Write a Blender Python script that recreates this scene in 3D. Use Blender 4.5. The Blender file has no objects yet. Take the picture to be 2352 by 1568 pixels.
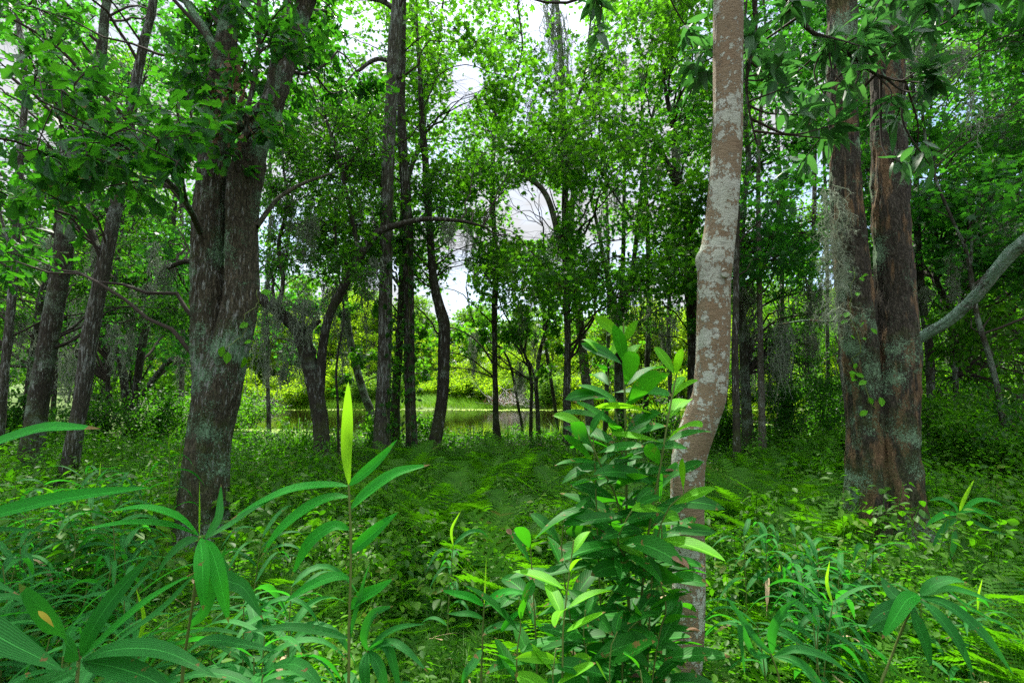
import bpy, math, random
import numpy as np
from mathutils import Vector

SC = bpy.context.scene
COL = SC.collection
rng = np.random.default_rng(11)
random.seed(11)

# ------------------------------------------------------------------ camera
PITCH = math.radians(5.0)
CAMH = 1.5
cam_d = bpy.data.cameras.new("camera")
cam = bpy.data.objects.new("camera", cam_d)
COL.objects.link(cam)
cam_d.sensor_width = 36.0
cam_d.lens = 18.0
cam_d.clip_start = 0.05
cam_d.clip_end = 600.0
cam.location = (0, 0, CAMH)
cam.rotation_euler = (math.pi / 2 + PITCH, 0, 0)
SC.camera = cam

# ------------------------------------------------------------------ light
SUN_EL, SUN_AZ = math.radians(56.0), math.radians(-14.0)
sdir = Vector((math.sin(SUN_AZ) * math.cos(SUN_EL), math.cos(SUN_AZ) * math.cos(SUN_EL), math.sin(SUN_EL)))
sun_d = bpy.data.lights.new("sun", 'SUN')
sun_d.energy = 5.0
sun_d.angle = math.radians(0.6)
sun_d.color = (1.0, 0.95, 0.84)
sun = bpy.data.objects.new("sun", sun_d)
sun.rotation_euler = sdir.to_track_quat('Z', 'Y').to_euler()
sun.location = (0, 0, 40)
COL.objects.link(sun)

world = bpy.data.worlds.new("World")
SC.world = world
world.use_nodes = True
wn, wl = world.node_tree.nodes, world.node_tree.links
wn.clear()
w_out = wn.new('ShaderNodeOutputWorld')
w_bg = wn.new('ShaderNodeBackground')
w_sky = wn.new('ShaderNodeTexSky')
w_sky.sky_type = 'NISHITA'
w_sky.sun_disc = False
w_sky.sun_elevation = SUN_EL
w_sky.sun_rotation = SUN_AZ
w_sky.air_density = 1.0
w_sky.dust_density = 1.0
w_tc = wn.new('ShaderNodeTexCoord')
w_map = wn.new('ShaderNodeMapping')
w_map.inputs['Scale'].default_value = (1.0, 1.0, 2.2)
w_noise = wn.new('ShaderNodeTexNoise')
w_noise.inputs['Scale'].default_value = 2.6
w_noise.inputs['Detail'].default_value = 7.0
w_noise.inputs['Roughness'].default_value = 0.55
w_ramp = wn.new('ShaderNodeValToRGB')
w_ramp.color_ramp.elements[0].position = 0.36
w_ramp.color_ramp.elements[1].position = 0.56
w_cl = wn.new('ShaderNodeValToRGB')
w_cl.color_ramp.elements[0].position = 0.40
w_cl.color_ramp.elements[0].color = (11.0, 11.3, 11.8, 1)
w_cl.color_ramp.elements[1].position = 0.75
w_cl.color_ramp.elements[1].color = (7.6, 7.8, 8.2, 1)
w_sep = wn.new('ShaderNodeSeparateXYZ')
w_el = wn.new('ShaderNodeMapRange')          # cloud brightened overhead, above the view, added to lift the ambient light
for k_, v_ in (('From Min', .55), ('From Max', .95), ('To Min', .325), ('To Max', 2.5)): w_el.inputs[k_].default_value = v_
w_mul = wn.new('ShaderNodeMixRGB'); w_mul.blend_type = 'MULTIPLY'; w_mul.inputs[0].default_value = 1.0
wl.new(w_tc.outputs['Generated'], w_sep.inputs[0])
wl.new(w_sep.outputs['Z'], w_el.inputs['Value'])
w_mix = wn.new('ShaderNodeMixRGB')
wl.new(w_tc.outputs['Generated'], w_map.inputs['Vector'])
wl.new(w_map.outputs['Vector'], w_noise.inputs['Vector'])
wl.new(w_noise.outputs['Fac'], w_ramp.inputs['Fac'])
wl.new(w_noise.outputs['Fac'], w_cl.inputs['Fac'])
wl.new(w_ramp.outputs['Color'], w_mix.inputs['Fac'])
wl.new(w_sky.outputs['Color'], w_mix.inputs['Color1'])
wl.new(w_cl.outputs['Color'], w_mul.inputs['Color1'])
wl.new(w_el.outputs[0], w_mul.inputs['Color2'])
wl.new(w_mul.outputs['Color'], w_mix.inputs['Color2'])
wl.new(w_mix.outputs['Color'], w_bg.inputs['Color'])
w_bg.inputs['Strength'].default_value = 0.12
wl.new(w_bg.outputs['Background'], w_out.inputs['Surface'])

SC.view_settings.view_transform = 'Standard'
SC.view_settings.look = 'None'
SC.view_settings.exposure = 1.22
SC.view_settings.gamma = 1.0
SC.view_settings.use_curve_mapping = False
SC.render.engine = 'CYCLES'
SC.cycles.use_denoising = False
SC.cycles.use_adaptive_sampling = False
SC.cycles.max_bounces = 7
SC.cycles.diffuse_bounces = 5
SC.cycles.glossy_bounces = 2
SC.cycles.transmission_bounces = 5
SC.cycles.sample_clamp_indirect = 4.0
SC.cycles.caustics_reflective = False
SC.cycles.caustics_refractive = False

# ------------------------------------------------------------------ picture <-> place helpers
F = 1176.0
cp, sp = math.cos(PITCH), math.sin(PITCH)
def W(px, py, d):
    a = (np.asarray(px, float) - 1176.0) / F
    b = (784.0 - np.asarray(py, float)) / F
    t = np.asarray(d, float) / (cp - b * sp)
    return np.stack([a * t, np.broadcast_to(np.asarray(d, float), t.shape), CAMH + t * (sp + b * cp)], -1)
def PROJ(P):
    x, y, z = P[..., 0], P[..., 1], P[..., 2] - CAMH
    dep = np.maximum(y * cp + z * sp, 1e-3)
    up = -y * sp + z * cp
    return 1176.0 + F * x / dep, 784.0 - F * up / dep, dep
def nz(v):
    return v / np.maximum(np.linalg.norm(v, axis=-1, keepdims=True), 1e-9)

def _h(ix, iy, iz, s):
    n = (ix * 73856093) ^ (iy * 19349663) ^ (iz * 83492791) ^ (s * 2654435761 & 0x7fffffff)
    n = (n ^ (n >> 13)) * 1274126177 & 0x7fffffff
    n = (n ^ (n >> 16)) * 668265263 & 0x7fffffff
    return (n & 0xffff) / 65535.0
def vnoise(P, s=0):
    P = np.asarray(P, float)
    i = np.floor(P).astype(np.int64)
    f = P - i
    f = f * f * (3 - 2 * f)
    r = 0
    for dx in (0, 1):
        for dy in (0, 1):
            for dz in (0, 1):
                w = (f[..., 0] if dx else 1 - f[..., 0]) * (f[..., 1] if dy else 1 - f[..., 1]) * (f[..., 2] if dz else 1 - f[..., 2])
                r = r + w * _h(i[..., 0] + dx, i[..., 1] + dy, i[..., 2] + dz, s)
    return r * 2 - 1

WATER_Z = -0.45
def sstep(a, b, x):
    t = np.clip((x - a) / (b - a), 0, 1)
    return t * t * (3 - 2 * t)
def G(x, y):
    x = np.asarray(x, float); y = np.asarray(y, float)
    P = np.stack(np.broadcast_arrays(x * 0.35, y * 0.35, np.zeros_like(x + y)), -1)
    h = 0.07 * vnoise(P, 3) + 0.03 * vnoise(P * 3.1, 4)
    shore = 18.2 + 1.3 * np.sin(x * 0.23 + 1.0) + 0.6 * np.sin(x * 0.71)
    shore = shore + 26 * sstep(-15.0, -22.0, x) * 1.0 + 6.0 * sstep(9.0, 16.0, x)
    far = 44.0 + 1.2 * np.sin(x * 0.17) + 0.5 * np.sin(x * 0.6 + 2) + 0.0 * x
    down = sstep(shore - 6.0, shore + 1.2, y)
    upf = sstep(far - 1.5, far + 5.0, y)
    h = h * (1 - 0.5 * down) - 0.75 * down + (1.15 + 0.4 * h) * upf
    h = h + 0.25 * sstep(2.0, 9.0, np.abs(x) - 0.35 * y) * (1 - down)
    return h + sstep(60, 200, y) * 5.0

# ------------------------------------------------------------------ mesh builder
class Geo:
    def __init__(s):
        s.v, s.l, s.n, s.u, s.m, s.k = [], [], [], [], [], 0
    def add(s, v, loops, sizes, uv=None, mat=0):
        s.v.append(np.asarray(v, np.float32))
        s.l.append(np.asarray(loops, np.int64) + s.k)
        s.n.append(np.asarray(sizes, np.int64))
        s.u.append(np.zeros((len(loops), 2), np.float32) if uv is None else np.asarray(uv, np.float32))
        s.m.append(np.full(len(sizes), mat, np.int32) if np.isscalar(mat) else np.asarray(mat, np.int32))
        s.k += len(v)
    def empty(s):
        return s.k == 0
    def build(s, name, mats, parent=None, origin=None, smooth=True):
        me = bpy.data.meshes.new(name)
        v = np.concatenate(s.v); l = np.concatenate(s.l).astype(np.int32)
        n = np.concatenate(s.n).astype(np.int32); u = np.concatenate(s.u); m = np.concatenate(s.m)
        if origin is not None:
            v = v - np.asarray(origin, np.float32)
        me.vertices.add(len(v)); me.vertices.foreach_set("co", v.ravel())
        me.loops.add(len(l)); me.loops.foreach_set("vertex_index", l)
        me.polygons.add(len(n))
        st = np.zeros(len(n), np.int32); st[1:] = np.cumsum(n)[:-1]
        me.polygons.foreach_set("loop_start", st)
        me.polygons.foreach_set("loop_total", n)
        me.polygons.foreach_set("material_index", m)
        if smooth:
            me.polygons.foreach_set("use_smooth", np.ones(len(n), bool))
        uvl = me.uv_layers.new(name="UVMap")
        uvl.data.foreach_set("uv", u.ravel())
        for mt in (mats if isinstance(mats, (list, tuple)) else [mats]):
            me.materials.append(mt)
        me.update(calc_edges=True)
        o = bpy.data.objects.new(name, me)
        COL.objects.link(o)
        if parent is not None:
            o.parent = parent
        if origin is not None and parent is None:
            o.location = origin
        return o

def tag(o, label=None, cat=None, group=None, kind=None):
    if label: o["label"] = label
    if cat: o["category"] = cat
    if group: o["group"] = group
    if kind: o["kind"] = kind
    return o
def thing(name, loc, label, cat, group=None):
    o = bpy.data.objects.new(name, None)
    o.empty_display_size = 0.2
    o.location = [float(c) for c in loc]
    COL.objects.link(o)
    return tag(o, label, cat, group)
def dup(root, loc, rz, sc, label=None, group=None):
    r = root.copy(); COL.objects.link(r)
    r.location = loc; r.rotation_euler = (0, 0, rz); r.scale = (sc, sc, sc)
    if label: r["label"] = label
    if group: r["group"] = group
    for ch in list(root.children):
        c = ch.copy(); COL.objects.link(c); c.parent = r
        for g in list(ch.children):
            d = g.copy(); COL.objects.link(d); d.parent = c
    return r

def spline(P, n):
    P = np.asarray(P, float)
    if len(P) < 3:
        t = np.linspace(0, 1, n)[:, None]
        return P[0] * (1 - t) + P[-1] * t
    Q = np.vstack([2 * P[0] - P[1], P, 2 * P[-1] - P[-2]])
    seg = np.linalg.norm(np.diff(P[:, :3], axis=0), axis=1); cum = np.concatenate([[0], np.cumsum(seg)])
    s = np.linspace(0, cum[-1], n)
    i = np.clip(np.searchsorted(cum, s, side='right') - 1, 0, len(P) - 2)
    t = ((s - cum[i]) / np.maximum(seg[i], 1e-9))[:, None]
    p0, p1, p2, p3 = Q[i], Q[i + 1], Q[i + 2], Q[i + 3]
    return 0.5 * (2 * p1 + (p2 - p0) * t + (2 * p0 - 5 * p1 + 4 * p2 - p3) * t ** 2 + (3 * p1 - p0 - 3 * p2 + p3) * t ** 3)

def tube(geo, P, R, sides=8, rough=0.0, freq=3.0, seed=0, mat=0, ridge=0.0, flare=None, lobes=5):
    P = np.asarray(P, float); R = np.asarray(R, float); n = len(P)
    T = nz(np.gradient(P, axis=0))
    ref = np.array([1.0, 0, 0]) if abs(T[0, 0]) < 0.8 else np.array([0, 1.0, 0])
    N = np.zeros_like(P); N[0] = nz(ref - T[0] * (ref @ T[0]))
    for i in range(1, n):
        v = N[i - 1] - T[i] * (N[i - 1] @ T[i]); N[i] = v / max(np.linalg.norm(v), 1e-9)
    B = np.cross(T, N)
    a = np.arange(sides) * 2 * math.pi / sides
    ln = np.concatenate([[0], np.cumsum(np.linalg.norm(np.diff(P, axis=0), axis=1))])
    rad = np.repeat(R[:, None], sides, 1)
    if flare is not None:
        fa, fh = flare
        k = fa * np.exp(-np.maximum(ln - 0.02, 0) / fh)[:, None]
        rad = rad * (1 + k * (0.45 + 0.55 * (0.5 + 0.5 * np.sin(lobes * a + seed)) ** 1.5)[None])
    circ = np.stack([np.cos(a), np.sin(a)], -1)
    if rough > 0 or ridge > 0:
        q = np.stack([np.broadcast_to(circ[None, :, 0], rad.shape) * 1.2, np.broadcast_to(circ[None, :, 1], rad.shape) * 1.2, np.broadcast_to(ln[:, None] * freq, rad.shape)], -1)
        rad = rad * (1 + rough * vnoise(q, seed) + rough * 0.6 * vnoise(q * 2.3, seed + 1))
        if ridge > 0:
            k2 = np.stack([np.broadcast_to(circ[None, :, 0] * 9, rad.shape), np.broadcast_to(circ[None, :, 1] * 9, rad.shape), np.broadcast_to(ln[:, None] * 7.0, rad.shape)], -1)
            rad = rad + ridge * (vnoise(k2, seed + 5) + 0.5 * vnoise(k2 * 2.1, seed + 6))
    V = P[:, None] + rad[..., None] * (circ[None, :, :1] * N[:, None] + circ[None, :, 1:] * B[:, None])
    V = V.reshape(-1, 3)
    i = np.arange(n - 1)[:, None] * sides; j = np.arange(sides)[None]; j2 = (j + 1) % sides
    q = np.stack([i + j, i + j2, i + sides + j2, i + sides + j], -1).reshape(-1, 4)
    u0 = np.broadcast_to(j / sides, (n - 1, sides)); u1 = np.broadcast_to((j + 1) / sides, (n - 1, sides))
    v0 = np.broadcast_to(ln[:-1, None], (n - 1, sides)); v1 = np.broadcast_to(ln[1:, None], (n - 1, sides))
    uv = np.stack([np.stack([u0, v0], -1), np.stack([u1, v0], -1), np.stack([u1, v1], -1), np.stack([u0, v1], -1)], 2).reshape(-1, 2)
    geo.add(V, q.ravel(), np.full(len(q), 4), uv, mat)
    geo.add(V[-sides:], np.arange(sides), [sides], None, mat)

# ------------------------------------------------------------------ leaf shapes (x across, y along, z up)
def tmpl_outline(half, curl=0.25, fold=0.25, mid=4):
    half = np.array(half, float)
    my = np.linspace(0, half[-1, 1], mid)
    vs = [[0, y, -curl * y * y] for y in my]
    loops, sizes, uvs = [], [], []
    for sgn in (1, -1):
        s = len(vs)
        for x, y in half[1:-1]:
            vs.append([sgn * x, y, -curl * y * y + fold * x])
        out = list(range(s, s + len(half) - 2))
        f = [0] + out + [mid - 1] + list(range(mid - 2, 0, -1))
        if sgn < 0: f = f[::-1]
        loops += f; sizes.append(len(f))
    vs = np.array(vs)
    uv = np.stack([0.5 + vs[loops, 0] / (2 * np.abs(vs[:, 0]).max()), vs[loops, 1]], -1)
    return vs, np.array(loops), np.array(sizes), uv
def tmpl_strip(prof, curl=0.2, fold=0.2, rows=6, wave=0.0):
    ys = np.linspace(0, 1, rows + 1); vs = []
    for y in ys:
        w = prof(y)
        z = -curl * y * y
        vs += [[-w, y, z + fold * w + wave * math.sin(y * 14)], [0, y, z], [w, y, z + fold * w - wave * math.sin(y * 14 + 1)]]
    vs = np.array(vs); loops, uv = [], []
    wmax = np.abs(vs[:, 0]).max()
    for r in range(rows):
        for c in (0, 1):
            q = [r * 3 + c, r * 3 + c + 1, r * 3 + c + 4, r * 3 + c + 3]
            loops += q
            uv += [[(k % 3) / 2.0, ys[k // 3]] for k in q]
    return vs, np.array(loops), np.full(rows * 2, 4), np.array(uv)
_oh = [(0, 0), (.03, .10), (.10, .25), (.165, .33), (.155, .40), (.11, .46), (.17, .53), (.255, .57), (.27, .63), (.20, .69), (.24, .76), (.30, .83), (.26, .91), (.15, .94), (.08, .985), (0, 1)]
_oc = [tuple(p) for p in spline(np.array([(x, y, 0) for x, y in _oh]), 30)[:, :2]]
_oc2 = [(x * .86, y) for x, y in _oc]
T_OAK = [tmpl_outline(o_, c, f, 6) for o_, c, f in ((_oc, .15, .2), (_oc2, .45, .4), (_oc, -.1, .3), (_oc2, .7, .5))]
T_OVAL = [tmpl_outline([(0, 0), (.13, .15), (.24, .38), (.26, .55), (.18, .8), (0, 1)], c, f, 3) for c, f in ((.15, .3), (.4, .2))]
lanp = lambda y: 0.155 * (math.sin(math.pi * min(1, y * 0.98 + 0.02)) ** 0.8) * (1.12 - 0.28 * y) + 0.003
T_LANCE = [tmpl_strip(lanp, c, f, 7, w) for c, f, w in ((.2, .35, .006), (.5, .45, .012), (-.1, .25, .008), (.8, .3, .012))]
T_NARROW = [tmpl_outline([(0, 0), (.12, .3), (.13, .6), (0, 1)], c, .3, 3) for c in (.1, .35)]
def tmpl_star(c):
    pts = [(0, 0)]
    for ang, r in ((105, .55), (78, .30), (52, .66), (26, .34), (0, .68), (-26, .34), (-52, .66), (-78, .30), (-105, .55)):
        a = math.radians(ang)
        pts.append((r * math.sin(a), .32 + r * math.cos(a)))
    vs = np.array([[x, y, -c * y * y - 0.5 * c * x * x] for x, y in pts])
    lp = np.arange(len(vs))[::-1]
    return vs, lp, np.array([len(vs)]), np.stack([.5 + vs[lp, 0] * .7, vs[lp, 1]], -1)
T_STAR = [tmpl_star(.12), tmpl_star(.5)]
T_DIAM = [(np.array([[0, 0, 0], [.3, .5, .1], [0, 1, -.1], [-.3, .5, .1]]), np.array([0, 1, 2, 3]), np.array([4]), np.array([[.5, 0], [1, .5], [.5, 1], [0, .5]]))]
def tmpl_blade(c, lean, seg=5, w=.5):
    vs, lp, uv = [], [], []
    for i in range(seg + 1):
        t = i / seg
        hw = w * (1 - t ** 2.2) * (0.75 + 0.25 * min(1, t * 4))
        vs += [[-hw, t * (1 - .15 * c), -c * t ** 2.2 + lean * t], [hw, t * (1 - .15 * c), -c * t ** 2.2 + lean * t]]
    for i in range(seg):
        lp += [2 * i, 2 * i + 1, 2 * i + 3, 2 * i + 2]
        uv += [[0, i / seg], [1, i / seg], [1, (i + 1) / seg], [0, (i + 1) / seg]]
    return np.array(vs), np.array(lp), np.full(seg, 4), np.array(uv)
T_BLADE = [tmpl_blade(.15, 0), tmpl_blade(.5, 0), tmpl_blade(.85, .1)]
def tmpl_frond(curl, pairs=17, teeth=5, wid=.2, up=.0):
    vs, lp, sz, uv = [], [], [], []
    def z(y): return up * y - curl * y ** 2.2
    def yy(y): return y * (1 - .18 * curl * y)
    n = 10
    for i in range(n + 1):
        t = i / n; hw = .006 * (1 - .7 * t)
        vs += [[-hw, yy(t), z(t)], [hw, yy(t), z(t)]]
    for i in range(n):
        lp += [2 * i, 2 * i + 1, 2 * i + 3, 2 * i + 2]; sz.append(4); uv += [[.5, t]] * 4
    for k in range(pairs):
        t = .14 + .85 * k / pairs
        env = (math.sin(math.pi * (.18 + .82 * (t - .14) / .86) ** .75)) ** .8
        L = wid * (1.0 * env + .05) * (.93 + .14 * random.random())
        for s in (1, -1):
            tt = t + (.02 if s > 0 else 0)
            bx, by, bz = 0, yy(tt), z(tt)
            dy = .38; dz = -.12 + random.uniform(-.15, .1)
            h = .5 * .86 / pairs * .72
            i0 = len(vs)
            up_, dn_ = [], []
            for q in range(teeth + 1):
                f = q / teeth
                wq = h * (1 - f ** 2) * .95
                ox, oy, oz = s * L * f, by + dy * L * f, bz + dz * L * f * f
                up_.append([ox, oy + wq * (1.0), oz + .02 * L]); dn_.append([ox, oy - wq, oz + .02 * L])
                if q < teeth:
                    g = (q + .62) / teeth; wg = h * (1 - g ** 2) * .42
                    ox, oy, oz = s * L * g, by + dy * L * g, bz + dz * L * g * g
                    up_.append([ox, oy + wg, oz]); dn_.append([ox, oy - wg, oz])
            vs += up_ + dn_[::-1]
            m = len(up_) * 2
            lp += list(range(i0, i0 + m)) if s > 0 else list(range(i0 + m - 1, i0 - 1, -1)); sz.append(m); uv += [[.5, t]] * m
    return np.array(vs), np.array(lp), np.array(sz), np.array(uv)
T_FROND = [tmpl_frond(.45, up=.25), tmpl_frond(.75, 19, up=.5), tmpl_frond(.25, 15, up=.1)]
T_FROND_S = [tmpl_frond(.3, 9, 1, .26), tmpl_frond(.6, 10, 1, .24, .3)]

def scatter(geo, tmpls, pos, d, nrm, size, width=1.0, mat=0, seed=0, plant=None):
    """place many copies of leaf templates"""
    n = len(pos)
    if n == 0: return
    d = nz(np.asarray(d, float)); x = nz(np.cross(d, nrm)); zz = np.cross(x, d)
    size = np.broadcast_to(np.asarray(size, float), (n,)); width = np.broadcast_to(np.asarray(width, float), (n,))
    pick = np.random.default_rng(seed + n).integers(0, len(tmpls), n)
    for k, (tv, tl, ts, tu) in enumerate(tmpls):
        w = np.where(pick == k)[0]; m = len(w)
        if m == 0: continue
        s = size[w, None, None]
        V = pos[w, None] + s * (tv[None, :, :1] * width[w, None, None] * x[w, None] + tv[None, :, 1:2] * d[w, None] + tv[None, :, 2:] * zz[w, None])
        off = (np.arange(m) * len(tv))[:, None]
        U = np.tile(tu, (m, 1))
        if plant is not None: U[:, 0] = np.repeat(np.asarray(plant)[w], len(tl))
        geo.add(V.reshape(-1, 3), (tl[None] + off).ravel(), np.tile(ts, m), U, mat if np.isscalar(mat) else np.repeat(np.asarray(mat)[w], len(ts)))
def rvec(n, r=rng):
    return nz(r.normal(size=(n, 3)))

def blade(geo, P, width, nrm=(0, -.6, .8), rows=12, fold=.25, mat=0, wpos=.38, twist=0.0):
    """one long leaf along a 3-D path; width in metres"""
    P = spline(P, rows + 1)
    T = nz(np.gradient(P, axis=0))
    N = np.broadcast_to(np.asarray(nrm, float), P.shape)
    t = np.linspace(0, 1, rows + 1)
    S = nz(np.cross(T, N)); Nn = np.cross(S, T)
    if twist:
        a = (twist * t)[:, None]; S, Nn = S * np.cos(a) + Nn * np.sin(a), Nn * np.cos(a) - S * np.sin(a)
    a, b = wpos * 2.2, (1 - wpos) * 2.2
    pr = t ** (a * .75) * (1 - t) ** (b * .75); pr = pr / pr.max() * (1 - .0 * t)
    pr = np.maximum(pr, np.where(t < .5, .10, .0))
    hw = (width * .5 * pr)[:, None]
    L = P - S * hw + Nn * hw * fold; R_ = P + S * hw + Nn * hw * fold
    V = np.stack([L, P, R_], 1).reshape(-1, 3)
    lp, uv = [], []
    for r in range(rows):
        for c in (0, 1):
            q = [r * 3 + c, r * 3 + c + 1, r * 3 + c + 4, r * 3 + c + 3]
            lp += q; uv += [[(k % 3) / 2.0, (k // 3) / rows] for k in q]
    geo.add(V, lp, np.full(rows * 2, 4), uv, mat)
# ------------------------------------------------------------------ materials
class NT:
    def __init__(s, name):
        s.m = bpy.data.materials.new(name); s.m.use_nodes = True
        s.t = s.m.node_tree; s.t.nodes.clear()
        s.out = s.n('ShaderNodeOutputMaterial')
    def n(s, ty, **kw):
        o = s.t.nodes.new(ty)
        for k, v in kw.items(): setattr(o, k, v)
        return o
    def l(s, a, b): s.t.links.new(a, b)
    def val(s, node, **kw):
        for k, v in kw.items(): node.inputs[k].default_value = v
        return node
    def math(s, op, a, b=None, c=None, clamp=False):
        o = s.n('ShaderNodeMath', operation=op, use_clamp=clamp)
        for i, q in enumerate((a, b, c)):
            if q is None: continue
            if hasattr(q, 'is_linked'): s.l(q, o.inputs[i])
            else: o.inputs[i].default_value = q
        return o.outputs[0]
    def ramp(s, fac, stops):
        o = s.n('ShaderNodeValToRGB'); cr = o.color_ramp
        while len(cr.elements) < len(stops): cr.elements.new(.5)
        for e, (p, c) in zip(cr.elements, stops):
            e.position = p; e.color = (*c, 1) if len(c) == 3 else c
        s.l(fac, o.inputs['Fac']); return o.outputs['Color']
    def mix(s, fac, a, b, mode='MIX'):
        o = s.n('ShaderNodeMixRGB', blend_type=mode)
        for i, q in zip(('Fac', 'Color1', 'Color2'), (fac, a, b)):
            if hasattr(q, 'is_linked'): s.l(q, o.inputs[i])
            else: o.inputs[i].default_value = q if not isinstance(q, tuple) else (*q, 1)
        return o.outputs['Color']
    def noise(s, vec, scale, detail=4, rough=.55):
        o = s.n('ShaderNodeTexNoise'); s.val(o, Scale=scale, Detail=detail, Roughness=rough)
        if vec is not None: s.l(vec, o.inputs['Vector'])
        return o.outputs['Fac']
    def vor(s, vec, scale, feature='F1'):
        o = s.n('ShaderNodeTexVoronoi', feature=feature); s.val(o, Scale=scale)
        if vec is not None: s.l(vec, o.inputs['Vector'])
        return o

def mat_leaf(name, dark, light, trans, tmix=.42, rough=.45, spec=.4, vein=None, spots=0.0, odd=None, plant=False):
    k = NT(name)
    gi = k.n('ShaderNodeNewGeometry')
    rnd = gi.outputs['Random Per Island']
    if plant:
        uvp = k.n('ShaderNodeUVMap'); sp0 = k.n('ShaderNodeSeparateXYZ'); k.l(uvp.outputs[0], sp0.inputs[0])
        rnd = k.math('ADD', k.math('MULTIPLY', rnd, .3), k.math('MULTIPLY', sp0.outputs['X'], .7))
    col = k.ramp(rnd, [(0, dark), (.55, tuple((a + b) / 2 for a, b in zip(dark, light))), (.88, light), (.97, odd or light)])
    tcol = k.mix(k.math('MULTIPLY', k.math('SUBTRACT', 1.0, rnd), .8), trans, tuple(c * q for c, q in zip(trans, (.55, .75, .8))))
    uv = k.n('ShaderNodeUVMap'); sx = k.n('ShaderNodeSeparateXYZ'); k.l(uv.outputs[0], sx.inputs[0])
    u, v = sx.outputs['X'], sx.outputs['Y']
    bump = None
    au = k.math('ABSOLUTE', k.math('SUBTRACT', u, .5))
    if vein == 'pinnate':
        mid = k.math('LESS_THAN', au, .03)
        ph = k.math('SUBTRACT', k.math('MULTIPLY', v, 13), k.math('MULTIPLY', au, 7))
        fr = k.math('ABSOLUTE', k.math('SUBTRACT', k.math('FRACT', ph), .5))
        side = k.math('MULTIPLY', k.math('LESS_THAN', fr, .07), .35)
        vv = k.math('MAXIMUM', k.math('MULTIPLY', mid, .8), side)
        col = k.mix(vv, col, tuple(min(1, c * 2.2 + .02) for c in light))
        bump = k.math('ADD', k.math('MULTIPLY', fr, 1.0), k.math('MULTIPLY', au, .6))
    elif vein == 'parallel':
        mid = k.math('LESS_THAN', au, .022)
        wv = k.math('SINE', k.math('MULTIPLY', u, 75))
        st = k.math('MULTIPLY', k.math('GREATER_THAN', wv, .55), .26)
        vv = k.math('MAXIMUM', k.math('MULTIPLY', mid, .85), st)
        col = k.mix(vv, col, tuple(min(1, c * 2.0 + .02) for c in light))
        bump = wv
    tc = k.n('ShaderNodeTexCoord')
    ns = k.noise(tc.outputs['Object'], 9, 3)
    col = k.mix(k.math('MULTIPLY', ns, .55), col, tuple(c * .55 for c in dark))
    if vein:
        tipm = k.math('MULTIPLY', k.math('GREATER_THAN', k.math('ADD', v, k.math('MULTIPLY', k.noise(tc.outputs['Object'], 40, 2), .10)), .985), k.math('GREATER_THAN', gi.outputs['Random Per Island'], .55))
        col = k.mix(tipm, col, (.17, .10, .035))
    if spots:
        n2 = k.noise(tc.outputs['Object'], 26, 3, .6)
        sp_ = k.ramp(n2, [(.685 - spots * .1, (0, 0, 0)), (.72 - spots * .1, (1, 1, 1))])
        col = k.mix(sp_, col, (.16, .09, .03))
    p = k.n('ShaderNodeBsdfPrincipled')
    k.l(col, p.inputs['Base Color']); k.val(p, Roughness=rough)
    p.inputs['Specular IOR Level'].default_value = spec
    if bump is not None:
        b = k.n('ShaderNodeBump'); k.val(b, Strength=.25, Distance=.003); k.l(bump, b.inputs['Height']); k.l(b.outputs[0], p.inputs['Normal'])
    t = k.n('ShaderNodeBsdfTranslucent'); k.l(tcol, t.inputs['Color'])
    mx = k.n('ShaderNodeMixShader'); mx.inputs[0].default_value = tmix
    k.l(p.outputs[0], mx.inputs[1]); k.l(t.outputs[0], mx.inputs[2]); k.l(mx.outputs[0], k.out.inputs['Surface'])
    return k.m

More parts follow.
